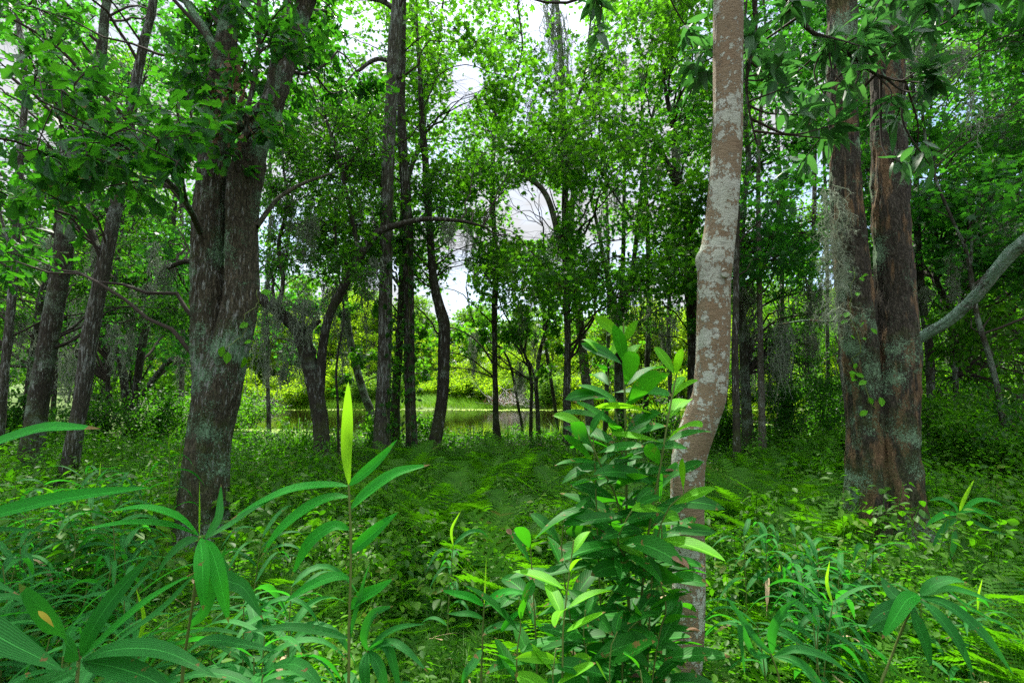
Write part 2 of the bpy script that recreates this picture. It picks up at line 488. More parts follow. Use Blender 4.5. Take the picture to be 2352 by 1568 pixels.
def mat_bark(name, c1, c2, lichen=(.30, .38, .27), lamt=.3, moss=0.0, ridge=1.0, crack=22.0, white=0.0, stretch=.16, tan=0.0):
    k = NT(name)
    tc = k.n('ShaderNodeTexCoord'); ob = tc.outputs['Object']
    mp = k.n('ShaderNodeMapping'); mp.inputs['Scale'].default_value = (1, 1, stretch); k.l(ob, mp.inputs['Vector'])
    wob = k.n('ShaderNodeTexNoise'); k.val(wob, Scale=5, Detail=3); k.l(ob, wob.inputs['Vector'])
    va = k.n('ShaderNodeMixRGB'); va.inputs[0].default_value = .06; k.l(mp.outputs[0], va.inputs[1]); k.l(wob.outputs['Color'], va.inputs[2])
    n_a = k.noise(va.outputs[0], crack * .75, 3, .55); n_b = k.noise(va.outputs[0], crack * 1.7, 3, .6)
    ra = k.math('ABSOLUTE', k.math('SUBTRACT', n_a, .5)); rb = k.math('ABSOLUTE', k.math('SUBTRACT', n_b, .5))
    rr = k.math('MINIMUM', k.math('MULTIPLY', ra, 1.0), k.math('ADD', rb, .015))
    plate = k.ramp(rr, [(0, (0, 0, 0)), (.035, (.6,) * 3), (.10, (1, 1, 1))])
    fine = k.noise(va.outputs[0], crack * 4, 6, .7)
    big = k.noise(ob, 1.7, 3)
    col = k.mix(fine, c1, c2)
    col = k.mix(k.math('MULTIPLY', k.math('SUBTRACT', 1.0, plate), .75), col, tuple(c * .25 for c in c1))
    col = k.mix(k.math('MULTIPLY', big, .5), col, tuple(c * .55 for c in c1))
    h = k.math('ADD', k.math('MULTIPLY', plate, 1.0), k.math('MULTIPLY', fine, .55))
    sz = k.n('ShaderNodeSeparateXYZ'); k.l(ob, sz.inputs[0])
    if tan:
        n4 = k.noise(mp.outputs[0], 9, 3, .6)
        n4 = k.math('ADD', n4, k.math('MULTIPLY', k.math('SUBTRACT', 1.5, sz.outputs['Z']), .05, clamp=True))
        tm = k.ramp(n4, [(.60 - tan * .1, (0, 0, 0)), (.66 - tan * .1, (1, 1, 1))])
        col = k.mix(k.math('MULTIPLY', tm, .6), col, (.27, .165, .08))
    if moss:
        n3 = k.noise(ob, 3.0, 5, .7)
        low = k.math('MULTIPLY', k.math('SUBTRACT', 1.6, sz.outputs['Z']), .16, clamp=True)
        mm = k.ramp(k.math('ADD', n3, low), [(.60 - moss * .12, (0, 0, 0)), (.78 - moss * .12, (1, 1, 1))])
        col = k.mix(k.math('MULTIPLY', mm, .8), col, (.055, .075, .018))
    if lamt:
        n1 = k.noise(ob, 3.2, 4, .6); n2 = k.noise(ob, 70, 5, .8)
        a = k.math('ADD', k.math('MULTIPLY', n1, .50), k.math('MULTIPLY', n2, .50))
        lm = k.ramp(a, [(.60 - lamt * .16, (0, 0, 0)), (.625 - lamt * .16, (1, 1, 1))])
        lc = k.mix(k.noise(ob, 18, 3), tuple(c * .7 for c in lichen), tuple(min(1, c * 1.25) for c in lichen))
        col = k.mix(lm, col, lc)
        h = k.math('ADD', h, k.math('MULTIPLY', lm, .25))
    if white:
        n5 = k.noise(mp.outputs[0], 40, 4, .7); n6 = k.noise(ob, 1.4, 2)
        wm = k.ramp(k.math('ADD', k.math('MULTIPLY', n5, .7), k.math('MULTIPLY', n6, .3)), [(.58 - white * .1, (0, 0, 0)), (.64 - white * .1, (1, 1, 1))])
        col = k.mix(k.math('MULTIPLY', wm, .75), col, (.36, .39, .36))
    p = k.n('ShaderNodeBsdfPrincipled'); k.val(p, Roughness=.9); p.inputs['Specular IOR Level'].default_value = .2
    k.l(col, p.inputs['Base Color'])
    b = k.n('ShaderNodeBump'); k.val(b, Strength=.9 * min(1, ridge), Distance=.02 * ridge); k.l(h, b.inputs['Height']); k.l(b.outputs[0], p.inputs['Normal'])
    k.l(p.outputs[0], k.out.inputs['Surface'])
    return k.m

def mat_hero_bark():
    k = NT('smooth_tan_bark')
    tc = k.n('ShaderNodeTexCoord'); ob = tc.outputs['Object']
    mp = k.n('ShaderNodeMapping'); mp.inputs['Scale'].default_value = (1, 1, 3.2); k.l(ob, mp.inputs['Vector'])
    fine = k.noise(mp.outputs[0], 55, 6, .7); big = k.noise(ob, 3.2, 4); pore = k.vor(mp.outputs[0], 95)
    col = k.mix(fine, (.10, .076, .042), (.345, .275, .165))
    col = k.mix(k.math('MULTIPLY', big, .5), col, (.165, .115, .065))
    col = k.mix(k.ramp(k.noise(ob, 6.5, 4, .6), [(.50, (0, 0, 0)), (.62, (.35,) * 3)]), col, (.20, .125, .065))
    dots = k.ramp(pore.outputs['Distance'], [(.0, (1, 1, 1)), (.22, (0, 0, 0))])
    col = k.mix(k.math('MULTIPLY', dots, .3), col, (.5, .38, .22))
    # pale lichen: round crisp patches, in drifts
    wn_ = k.n('ShaderNodeTexNoise'); k.val(wn_, Scale=38, Detail=5, Roughness=.65); k.l(ob, wn_.inputs['Vector'])
    wv = k.n('ShaderNodeMixRGB'); wv.inputs[0].default_value = .06; k.l(ob, wv.inputs[1]); k.l(wn_.outputs['Color'], wv.inputs[2])
    drift = k.noise(ob, 5.0, 4, .6)
    m = None
    for sc, th in ((17, .34), (34, .40), (70, .22)):
        v = k.vor(wv.outputs[0], sc)
        sep = k.n('ShaderNodeSeparateColor'); k.l(v.outputs['Color'], sep.inputs[0])
        siz = k.math('MULTIPLY', sep.outputs[0], th)
        siz = k.math('ADD', siz, k.math('MULTIPLY', k.math('SUBTRACT', drift, .405), 2.0))
        mk = k.ramp(k.math('SUBTRACT', siz, v.outputs['Distance']), [(0, (0, 0, 0)), (.028, (1, 1, 1))])
        m = mk if m is None else k.math('MAXIMUM', m, mk)
    lc = k.mix(k.noise(ob, 7, 3), (.36, .42, .30), (.60, .62, .57))
    lc = k.mix(k.math('MULTIPLY', k.noise(ob, 160, 3, .7), .55), lc, (.22, .26, .18))
    grit = k.noise(ob, 210, 3, .8)
    col = k.mix(k.math('MULTIPLY', m, k.math('ADD', .62, k.math('MULTIPLY', grit, .5)), clamp=True), col, lc)
    band = k.noise(mp.outputs[0], 16, 5, .75)
    col = k.mix(k.ramp(band, [(.30, (.55,) * 3), (.48, (0, 0, 0))]), col, (.075, .05, .03))
    h = k.math('ADD', k.math('ADD', k.math('MULTIPLY', fine, .6), k.math('MULTIPLY', m, .35)), k.math('ADD', k.math('MULTIPLY', band, .8), k.math('MULTIPLY', grit, .25)))
    p = k.n('ShaderNodeBsdfPrincipled'); k.val(p, Roughness=.85); p.inputs['Specular IOR Level'].default_value = .25
    k.l(col, p.inputs['Base Color'])
    b = k.n('ShaderNodeBump'); k.val(b, Strength=1.0, Distance=.014); k.l(h, b.inputs['Height']); k.l(b.outputs[0], p.inputs['Normal'])
    k.l(p.outputs[0], k.out.inputs['Surface'])
    return k.m

def mat_plain(name, c1, c2, rough=.8, scale=12, tmix=0.0, bump=.0):
    k = NT(name); tc = k.n('ShaderNodeTexCoord')
    gi = k.n('ShaderNodeNewGeometry')
    f = k.math('MULTIPLY', k.math('ADD', k.noise(tc.outputs['Object'], scale, 5), gi.outputs['Random Per Island']), .5)
    col = k.mix(f, c1, c2)
    p = k.n('ShaderNodeBsdfPrincipled'); k.val(p, Roughness=rough); p.inputs['Specular IOR Level'].default_value = .25
    k.l(col, p.inputs['Base Color']); sh = p.outputs[0]
    if bump:
        b = k.n('ShaderNodeBump'); k.val(b, Strength=.8, Distance=bump); k.l(k.noise(tc.outputs['Object'], scale * 3, 6, .7), b.inputs['Height']); k.l(b.outputs[0], p.inputs['Normal'])
    if tmix:
        t = k.n('ShaderNodeBsdfTranslucent'); k.l(col, t.inputs['Color'])
        mx = k.n('ShaderNodeMixShader'); mx.inputs[0].default_value = tmix
        k.l(sh, mx.inputs[1]); k.l(t.outputs[0], mx.inputs[2]); sh = mx.outputs[0]
    k.l(sh, k.out.inputs['Surface'])
    return k.m

def mat_ground():
    k = NT('leaf_litter_soil'); tc = k.n('ShaderNodeTexCoord'); ob = tc.outputs['Object']
    a = k.noise(ob, 22, 6, .7); b_ = k.noise(ob, .9, 4); v = k.vor(ob, 28)
    col = k.mix(a, (.018, .012, .007), (.10, .062, .035))
    col = k.mix(k.math('MULTIPLY', v.outputs['Distance'], .5), col, (.13, .075, .04))
    gm = k.ramp(b_, [(.42, (0, 0, 0)), (.62, (1, 1, 1))])
    col = k.mix(k.math('MULTIPLY', gm, .7), col, (.025, .05, .012))
    sy = k.n('ShaderNodeSeparateXYZ'); k.l(ob, sy.inputs[0])
    col = k.mix(k.math('MULTIPLY', k.math('GREATER_THAN', sy.outputs['Y'], 19.0), .85), col, k.mix(a, (.03, .08, .008), (.10, .18, .015)))
    p = k.n('ShaderNodeBsdfPrincipled'); k.val(p, Roughness=.95); k.l(col, p.inputs['Base Color'])
    b = k.n('ShaderNodeBump'); k.val(b, Strength=1, Distance=.03); k.l(a, b.inputs['Height']); k.l(b.outputs[0], p.inputs['Normal'])
    k.l(p.outputs[0], k.out.inputs['Surface']); return k.m
def mat_water():
    k = NT('still_brown_water'); tc = k.n('ShaderNodeTexCoord'); ob = tc.outputs['Object']
    mp = k.n('ShaderNodeMapping'); mp.inputs['Scale'].default_value = (.6, 1.6, 1); k.l(ob, mp.inputs['Vector'])
    n = k.noise(mp.outputs[0], 2.4, 4)
    p = k.n('ShaderNodeBsdfPrincipled'); k.val(p, Roughness=.035)
    p.inputs['Base Color'].default_value = (.007, .0045, .002, 1); p.inputs['IOR'].default_value = 1.33
    p.inputs['Specular IOR Level'].default_value = .6
    b = k.n('ShaderNodeBump'); k.val(b, Strength=.10, Distance=.05); k.l(n, b.inputs['Height']); k.l(b.outputs[0], p.inputs['Normal'])
    k.l(p.outputs[0], k.out.inputs['Surface']); return k.m

M = dict(
    oak=mat_leaf('oak_leaf', (.010, .058, .014), (.030, .125, .022), (.09, .40, .012), .40, .5, .22, 'pinnate', odd=(.07, .13, .01)),
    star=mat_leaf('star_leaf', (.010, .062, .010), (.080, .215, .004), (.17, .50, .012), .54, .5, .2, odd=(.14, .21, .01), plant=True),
    fine=mat_leaf('live_oak_leaf', (.008, .045, .010), (.040, .125, .012), (.12, .42, .012), .45, .5, .22, plant=True),
    far=mat_leaf('forest_leaf', (.016, .072, .006), (.050, .15, .010), (.18, .50, .010), .46, .55, .2),
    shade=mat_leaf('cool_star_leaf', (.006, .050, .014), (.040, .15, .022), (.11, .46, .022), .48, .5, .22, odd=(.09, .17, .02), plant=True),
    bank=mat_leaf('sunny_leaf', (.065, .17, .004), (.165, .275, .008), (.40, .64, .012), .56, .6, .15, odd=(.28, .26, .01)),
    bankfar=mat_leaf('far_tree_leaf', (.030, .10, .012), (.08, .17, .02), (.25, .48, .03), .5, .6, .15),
    magnolia=mat_leaf('magnolia_leaf', (.022, .085, .026), (.058, .15, .050), (.10, .34, .05), .36, .45, .35, 'pinnate', odd=(.07, .13, .06)),
    shrub=mat_leaf('bay_leaf', (.007, .082, .006), (.021, .175, .010), (.08, .46, .008), .34, .55, .16, 'pinnate', .45),
    lime=mat_leaf('young_bay_leaf', (.075, .30, .006), (.11, .38, .008), (.24, .66, .01), .42, .55, .16, 'pinnate'),
    cane=mat_leaf('cane_leaf', (.008, .095, .013), (.022, .185, .020), (.06, .46, .022), .36, .55, .16, 'parallel', .12, odd=(.03, .18, .03)),
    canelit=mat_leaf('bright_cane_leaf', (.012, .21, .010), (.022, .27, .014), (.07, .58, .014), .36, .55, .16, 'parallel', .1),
    canelime=mat_leaf('young_cane_leaf', (.13, .40, .010), (.16, .44, .012), (.36, .76, .015), .5, .45, .25, 'parallel'),
    fern=mat_leaf('fern_leaf', (.016, .085, .004), (.080, .25, .007), (.15, .50, .005), .42, .55, .15, odd=(.17, .17, .02), plant=True),
    grass=mat_leaf('grass_leaf', (.012, .066, .006), (.078, .225, .010), (.12, .40, .006), .38, .55, .18, odd=(.10, .12, .03), plant=True),
    herb=mat_leaf('herb_leaf', (.014, .075, .006), (.10, .26, .006), (.13, .46, .006), .42, .5, .18, odd=(.15, .19, .03), plant=True),
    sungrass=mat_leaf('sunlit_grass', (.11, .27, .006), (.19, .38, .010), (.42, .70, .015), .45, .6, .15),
    weed=mat_plain('duckweed_green', (.16, .30, .015), (.32, .46, .04), .6, 3),
    dead=mat_plain('dead_leaf_brown', (.07, .04, .022), (.24, .15, .085), .8, 20, .25),
    tancane=mat_plain('dry_cane_leaf', (.36, .25, .14), (.50, .38, .22), .7, 20, .2),
    stem=mat_plain('green_stem', (.075, .12, .022), (.14, .19, .045), .5, 30),
    stemw=mat_plain('woody_stem', (.05, .045, .02), (.11, .09, .045), .7, 30),
    twig=mat_plain('dark_twig', (.020, .016, .012), (.06, .048, .036), .9, 20),
    grey=mat_plain('bleached_twig', (.28, .26, .25), (.52, .49, .47), .9, 20),
    red=mat_plain('reddish_twig', (.16, .06, .035), (.28, .12, .07), .9, 20),
    moss=mat_plain('spanish_moss_grey', (.15, .19, .13), (.30, .35, .26), .9, 6, .25),
    ground=mat_ground(), water=mat_water(),
    hero=mat_hero_bark(),
    b_oak=mat_bark('furrowed_oak_bark', (.045, .040, .024), (.175, .155, .10), (.17, .30, .17), .48, .55, 1.0, 28, .30, .2),
    b_big=mat_bark('reddish_lichen_bark', (.042, .037, .025), (.14, .122, .09), (.21, .34, .20), .40, .5, 1.0, 34, .0, .2, .75),
    b_grey=mat_bark('grey_furrowed_bark', (.046, .042, .030), (.16, .148, .112), (.25, .30, .26), .2, .1, .9, 34, .55, .13),
    b_dark=mat_bark('dark_bark', (.030, .026, .018), (.105, .093, .068), (.16, .20, .15), .2, .25, .8, 34, .25, .15),
    b_moss=mat_bark('mossy_bark', (.030, .026, .018), (.11, .098, .07), (.17, .23, .16), .5, .6, .8, 26, .25, .2),
    b_pale=mat_bark('pale_bark', (.10, .085, .065), (.27, .235, .19), (.30, .34, .27), .35, .1, .6, 30, .3, .25),
    b_limb=mat_bark('lichen_limb', (.05, .045, .035), (.14, .125, .10), (.17, .27, .19), .95, .1, .8, 30, .1, .4),
)
# ------------------------------------------------------------------ the setting: ground and water
def build_ground():
    xs = np.concatenate([np.linspace(-260, -40, 24)[:-1], np.linspace(-40, 40, 321)[:-1], np.linspace(40, 260, 24)])
    ys = np.concatenate([np.linspace(-40, 0, 20)[:-1], np.linspace(0, 60, 281)[:-1], np.linspace(60, 300, 30)])
    X, Y = np.meshgrid(xs, ys)
    V = np.stack([X, Y, G(X, Y)], -1).reshape(-1, 3)
    nx, ny = len(xs), len(ys)
    i = (np.arange(ny - 1)[:, None] * nx + np.arange(nx - 1)[None]).ravel()
    q = np.stack([i, i + 1, i + nx + 1, i + nx], -1)
    g = Geo(); g.add(V, q.ravel(), np.full(len(q), 4))
    tag(g.build('ground', M['ground']), kind='structure')
    g = Geo()
    g.add([[-60, 8, WATER_Z], [70, 8, WATER_Z], [70, 52, WATER_Z], [-60, 52, WATER_Z]], [0, 1, 2, 3], [4])
    tag(g.build('pond_water', M['water'], smooth=False), kind='structure')
build_ground()

# ------------------------------------------------------------------ trees with their own place in the picture
TREES = {}
SLIM = dict(leaning=.8, mossy=.8, forked=.93, tall=.79, ivied=.78, curvy=.78, behind=.8, thin=.8, draped=.78, multi=.77, rightb=.86, righta=.92, farleft=.85, darkleft=.85)
class Tree:
    def __init__(s, key, name, label, bark, stems, d, cat='tree', group=None, sides=14, top=13.0, rough=.05, ridge=0.0, flare=(.55, .3), dens=None):
        """stems: lists of (px, py, width px[, depth]); the first one stands on the ground"""
        s.key, s.d, s.bark, s.clumps, s.polys = key, d, bark, [], []
        base = None
        s.geos = []
        for k, st in enumerate(stems):
            opt = {}
            if isinstance(st, tuple): st, opt = st
            a = np.array([(q + [d])[:4] if len(q) == 3 else q for q in map(list, st)], float)
            P = W(a[:, 0], a[:, 1], a[:, 3]); dep = PROJ(P)[2]; R = SLIM.get(key, 1.0) * a[:, 2] * .5 * dep / F / np.sqrt(1 + ((a[:, 0] - 1176) / F) ** 2)
            root = opt.get('root', k == 0)
            if root:
                gz = float(G(P[0, 0], P[0, 1]))
                if P[0, 2] > gz - .05:
                    P = np.vstack([[P[0, 0], P[0, 1], gz - .12], P]); R = np.concatenate([[R[0]], R])
            if k == 0:
                base = np.array([P[0, 0], P[0, 1], float(G(P[0, 0], P[0, 1]))])
                s.root = thing(name, base, label, cat, group)
            tp = opt.get('top', top if root else None)
            if tp and P[-1, 2] < tp:
                dr = nz(P[-1] - P[-2]); n0 = len(P); z0, r0 = P[-1, 2], R[-1]
                while P[-1, 2] < tp:
                    dr = nz(dr * .7 + np.array([rng.normal() * .12, rng.normal() * .12 - .02, .4]))
                    P = np.vstack([P, P[-1] + dr * 1.0]); R = np.append(R, max(.02, r0 * (1 - .85 * (P[-1, 2] - z0) / (tp - z0 + .5))))
            L = np.linalg.norm(np.diff(P, axis=0), axis=1).sum()
            n = int(np.clip(L / (dens or .12), 12, 260))
            PR = spline(np.hstack([P, R[:, None]]), n)
            P, R = PR[:, :3], np.maximum(PR[:, 3], .006)
            g = Geo()
            tube(g, P, R, opt.get('sides', sides if root else max(8, sides - 4)), opt.get('rough', rough), 2.2, int(base[0] * 100) % 97 + k, 0, opt.get('ridge', ridge if root else 0), flare if root else None)
            s.geos.append((opt.get('part', 'trunk' if root else 'limb'), g, opt.get('bark', bark)))
            s.polys.append(np.hstack([P, R[:, None]]))
        merged = {}
        for part, g, bk in s.geos:
            if part == 'trunk' and 'trunk' in merged:
                h = merged['trunk']; k0 = h.k
                h.v += g.v; h.l += [l + k0 for l in g.l]; h.n += g.n; h.u += g.u; h.m += g.m; h.k += g.k
            elif part == 'trunk':
                merged['trunk'] = g
            else:
                g.build(part, M[bk], s.root, base)
        merged['trunk'].build('trunk', M[bark], s.root, base)
        s.base = base
        s.all = np.vstack(s.polys)
        TREES[key] = s

Tree('forked', 'oak_tree', 'thick lichen spotted oak that forks into two fused stems near the camera', 'b_oak', [
    [[448, 1330, 214], [460, 1250, 150], [464, 1200, 128], [474, 1050, 114], [490, 900, 104], [488, 800, 104], [480, 700, 92], [476, 600, 84], [484, 500, 88], [492, 400, 84], [500, 320, 82], [505, 230, 76], [514, 150, 62], [522, 60, 48], [520, -20, 44]],
    ([[462, 1290, 130, 4.72], [482, 1050, 100, 4.72], [505, 900, 104, 4.72], [530, 800, 98, 4.74], [552, 700, 92, 4.76], [556, 600, 84, 4.8], [556, 500, 84, 4.8], [566, 400, 88, 4.8], [588, 320, 70, 4.85], [620, 250, 60, 4.95], [645, 180, 56, 5.05], [676, 90, 44, 5.2], [705, 0, 38, 5.35]], dict(root=True, top=10)),
    ([[520, 330, 24, 4.6], [560, 280, 22, 4.55], [612, 225, 22, 4.6], [628, 150, 20, 4.65], [650, 60, 18, 4.7], [662, -60, 16, 4.8]], dict(top=7)),
    ([[528, 210, 24, 4.6], [500, 130, 24, 4.6], [470, 70, 22, 4.6], [425, 0, 18, 4.6], [390, -80, 14, 4.6]], dict(top=6.5)),
    ([[565, 320, 12, 4.55], [572, 240, 12, 4.5], [588, 160, 12, 4.5], [596, 60, 11, 4.5], [592, -60, 9, 4.5]], {}),
    ([[462, 520, 16, 4.9], [420, 465, 14, 5.0], [380, 415, 13, 5.1], [345, 390, 9, 5.2], [300, 360, 6, 5.3]], {}),
    ([[462, 540, 18, 4.7], [430, 470, 15, 4.2], [370, 400, 12, 3.7], [290, 340, 9, 3.3], [190, 280, 7, 3.0], [90, 230, 5, 2.8]], {}),
    ([[430, 470, 10, 4.2], [420, 400, 8, 3.8], [440, 300, 6, 3.5], [430, 210, 4, 3.4]], {}),
    ([[590, 520, 14, 4.8], [640, 455, 11, 5.0], [700, 420, 9, 5.2], [770, 395, 6, 5.4]], {}),
], 4.8, sides=72, top=10, rough=.05, ridge=.013, flare=(.5, .38), dens=.022)

Tree('leaning', 'tree', 'slender grey trunk leaning right, left of the forked lichen spotted oak', 'b_grey', [
    [[146, 1135, 54], [160, 1070, 52], [172, 1000, 52], [190, 900, 52], [203, 800, 52], [220, 700, 50], [241, 600, 46], [262, 500, 42], [281, 400, 38], [293, 330, 30], [311, 200, 29], [330, 100, 27], [352, 0, 24]],
    ([[238, 640, 20, 7.3], [222, 560, 16, 7.4], [205, 500, 13, 7.5], [200, 420, 9, 7.6]], {}),
], 7.2, sides=36, ridge=.006, dens=.05, top=11)
Tree('mossy', 'tree', 'broad mossy trunk with a paler upper stem, left of the slender leaning grey trunk', 'b_moss', [
    [[62, 1110, 82], [72, 1040, 74], [80, 980, 68], [92, 900, 64], [108, 800, 62], [126, 700, 60], [143, 600, 60], [155, 500, 58], [166, 420, 54], [178, 330, 48], [196, 260, 44], [216, 200, 38], [234, 110, 32], [246, 0, 27]],
], 8.0, sides=32, ridge=.008, dens=.06, top=12)
Tree('darkleft', 'tree', 'dark thin trunk leaning right just behind the broad mossy trunk', 'b_dark', [
    [[60, 1010, 26], [66, 900, 26], [80, 800, 25], [92, 700, 24], [112, 620, 22], [128, 540, 20], [138, 420, 18], [142, 300, 16]],
], 10.5, top=11)
Tree('farleft', 'tree', 'thin bare trunk at the left edge of the photo', 'b_grey', [
    [[2, 960, 30], [10, 860, 28], [26, 700, 27], [32, 620, 26], [38, 520, 26], [44, 420, 25], [48, 330, 24], [58, 230, 20], [52, 120, 18], [40, 40, 17], [30, -40, 15]],
    ([[40, 640, 12], [20, 560, 10], [-6, 470, 9], [-30, 380, 7]], {}),
], 9.0, top=11)
Tree('fork3', 'tree', 'small tree splitting near the ground into three slim stems, behind the leaning grey trunk', 'b_dark', [
    [[300, 990, 34], [292, 940, 22], [284, 870, 20], [272, 800, 18], [260, 735, 18], [264, 660, 11], [272, 590, 9]],
    ([[304, 990, 24], [312, 900, 20], [326, 800, 20], [342, 710, 18], [372, 640, 16], [392, 570, 14], [400, 480, 12], [412, 380, 10]], dict(root=True)),
    ([[322, 820, 14], [332, 740, 15], [340, 660, 14], [350, 580, 10]], {}),
    ([[326, 910, 15], [352, 872, 15], [388, 830, 14], [430, 806, 12], [470, 770, 9]], {}),
    ([[244, 990, 12], [248, 880, 12], [252, 800, 11], [250, 740, 10], [262, 660, 8]], dict(root=True)),
], 13.0, top=9, flare=(.3, .2))
Tree('arch', 'live_oak_tree', 'dark trunk arching left into a moss draped limb, behind the forked lichen spotted oak', 'b_dark', [
    [[745, 1090, 42], [740, 1040, 38], [738, 1000, 37], [733, 950, 37], [725, 900, 38], [714, 850, 38], [702, 800, 37], [690, 765, 35], [662, 735, 30], [628, 705, 28], [592, 680, 26], [545, 650, 22], [480, 615, 18], [430, 600, 15], [385, 615, 9]],
    ([[732, 940, 24], [736, 870, 24], [741, 800, 22], [752, 740, 21], [772, 690, 21], [800, 640, 20], [828, 585, 20], [868, 535, 18], [920, 515, 14], [980, 503, 11], [1060, 508, 8], [1110, 520, 5]], {}),
    ([[694, 770, 20], [712, 755, 16], [728, 742, 12], [736, 736, 7]], {}),
    ([[828, 590, 12], [812, 520, 10], [795, 440, 9], [770, 340, 8], [740, 250, 6]], dict()),
    ([[640, 712, 12], [650, 640, 10], [640, 560, 9], [660, 470, 7], [650, 380, 5]], dict()),
], 8.9, sides=28, ridge=.005, dens=.06, top=None, flare=(.3, .3))
Tree('tall', 'tree', 'tallest straight grey trunk flecked white, left of the centre pair of trunks', 'b_grey', [
    [[880, 1092, 62], [878, 1050, 54], [878, 980, 47], [880, 900, 42], [884, 800, 40], [887, 600, 38], [890, 400, 37], [895, 280, 38], [898, 240, 35], [903, 150, 37], [909, 60, 36], [913, 0, 31], [916, -60, 29]],
    ([[896, 140, 14], [868, 136, 12], [845, 146, 11], [828, 160, 10], [812, 170, 6], [785, 200, 4]], {}),
    ([[903, 20, 16], [880, 4, 14], [850, -4, 13], [800, -20, 10]], {}),
], 9.3, sides=40, ridge=.006, dens=.045, top=15)
Tree('ivied', 'tree', 'straight brown trunk with dark climbing leaves, right of the tallest flecked trunk', 'b_dark', [
    [[946, 1068, 42], [945, 1000, 34], [942, 900, 32], [940, 800, 32], [939, 700, 33], [937, 600, 33], [935, 500, 33], [929, 400, 28], [923, 300, 27], [922, 220, 24], [925, 100, 18], [927, 0, 15]],
], 9.8, sides=30, ridge=.004, dens=.06, top=15)
Tree('behind', 'tree', 'brown trunk half hidden between the tallest flecked trunk and the ivied trunk', 'b_dark', [
    [[906, 978, 34], [908, 930, 27], [912, 860, 25], [918, 780, 23], [922, 690, 21], [924, 600, 19], [926, 480, 17]],
    ([[920, 660, 9], [900, 632, 8], [880, 600, 7], [868, 560, 5]], {}),
], 13.0, top=13)
Tree('curvy', 'tree', 'dark trunk with an S bend that swells at its knee, right of the ivied trunk', 'b_dark', [
    [[990, 1056, 46], [1000, 1010, 38], [1011, 950, 34], [1017, 900, 34], [1019, 850, 35], [1020, 790, 36], [1020, 745, 35], [1012, 712, 30], [1001, 672, 27], [993, 620, 24], [989, 560, 22], [985, 500, 21], [980, 430, 22], [977, 370, 20], [971, 300, 18], [967, 230, 15], [963, 150, 11], [958, 80, 8]],
    ([[1010, 735, 12], [1003, 715, 9], [1000, 700, 6]], {}),
    ([[990, 560, 10], [968, 530, 8], [955, 512, 7], [940, 512, 5]], {}),
], 10.5, sides=28, ridge=.004, dens=.06, top=11)
Tree('thin', 'tree', 'thin upright dark trunk standing alone before the open water, crooked at its top', 'b_dark', [
    [[1142, 1020, 26], [1139, 960, 18], [1138, 900, 16], [1136, 800, 15], [1136, 700, 17], [1139, 640, 15], [1138, 560, 14], [1133, 500, 15], [1131, 400, 14], [1134, 300, 13], [1137, 250, 12], [1142, 210, 11], [1152, 188, 10], [1180, 184, 8], [1192, 150, 6], [1200, 100, 5]],
    ([[1136, 410, 8], [1120, 400, 8], [1096, 392, 6]], {}),
    ([[1134, 640, 10], [1122, 600, 9], [1100, 560, 7], [1070, 530, 5]], {}),
], 13.0, sides=18, dens=.1, top=11)
Tree('sapling', 'small_tree', 'slim crooked sapling with two stems at the pond edge, right of the thin upright trunk', 'b_dark', [
    [[1219, 1005, 9], [1220, 930, 8], [1221, 880, 8], [1214, 840, 7], [1196, 790, 5], [1170, 740, 4], [1150, 700, 3]],
    ([[1237, 1005, 11], [1234, 930, 10], [1231, 880, 9], [1236, 840, 9], [1242, 800, 9], [1254, 760, 9], [1262, 710, 8], [1258, 660, 7], [1250, 600, 5]], dict(root=True, top=5)),
    ([[1230, 870, 7], [1218, 835, 6], [1205, 815, 6], [1210, 770, 5], [1212, 700, 4]], {}),
], 14.0, sides=10, top=4.5, flare=(.2, .1))
Tree('saplingb', 'small_tree', 'spindly sapling leaning left over the water beside the two stemmed sapling', 'b_dark', [
    [[1199, 978, 7], [1190, 930, 6], [1180, 870, 6], [1165, 820, 5], [1140, 790, 5], [1110, 770, 4], [1085, 730, 3]],
    ([[1282, 1000, 8], [1274, 930, 8], [1262, 850, 8], [1252, 780, 7], [1250, 700, 6]], dict(root=True, top=4)),
], 15.5, sides=8, top=4.2, flare=(.2, .1))
Tree('draped', 'tree', 'tall slim trunk with a moss draped top, beside the large gap of sky', 'b_grey', [
    [[1303, 960, 24], [1302, 900, 22], [1304, 800, 20], [1302, 700, 19], [1299, 600, 18], [1297, 500, 18], [1298, 400, 20], [1295, 320, 22], [1293, 260, 20], [1290, 150, 17], [1284, 60, 14], [1278, 0, 12]],
    ([[1292, 590, 16], [1280, 530, 18], [1262, 465, 17], [1243, 432, 16], [1222, 415, 15], [1205, 402, 15], [1198, 384, 12]], dict(bark='b_pale')),
    ([[1296, 330, 10], [1320, 250, 8], [1345, 160, 7], [1352, 90, 6], [1360, 20, 5]], {}),
    ([[1298, 340, 9], [1340, 350, 8], [1375, 390, 7], [1420, 460, 6], [1450, 500, 5]], {}),
], 12.0, sides=20, dens=.09, top=13)
Tree('browny', 'tree', 'brown slim trunk just right of the moss topped trunk, behind the leafy shrub', 'b_pale', [
    [[1356, 960, 24], [1346, 880, 23], [1338, 800, 21], [1331, 730, 20], [1320, 650, 18], [1310, 590, 16], [1312, 500, 14], [1322, 400, 10], [1335, 300, 9]],
], 14.5, top=10)
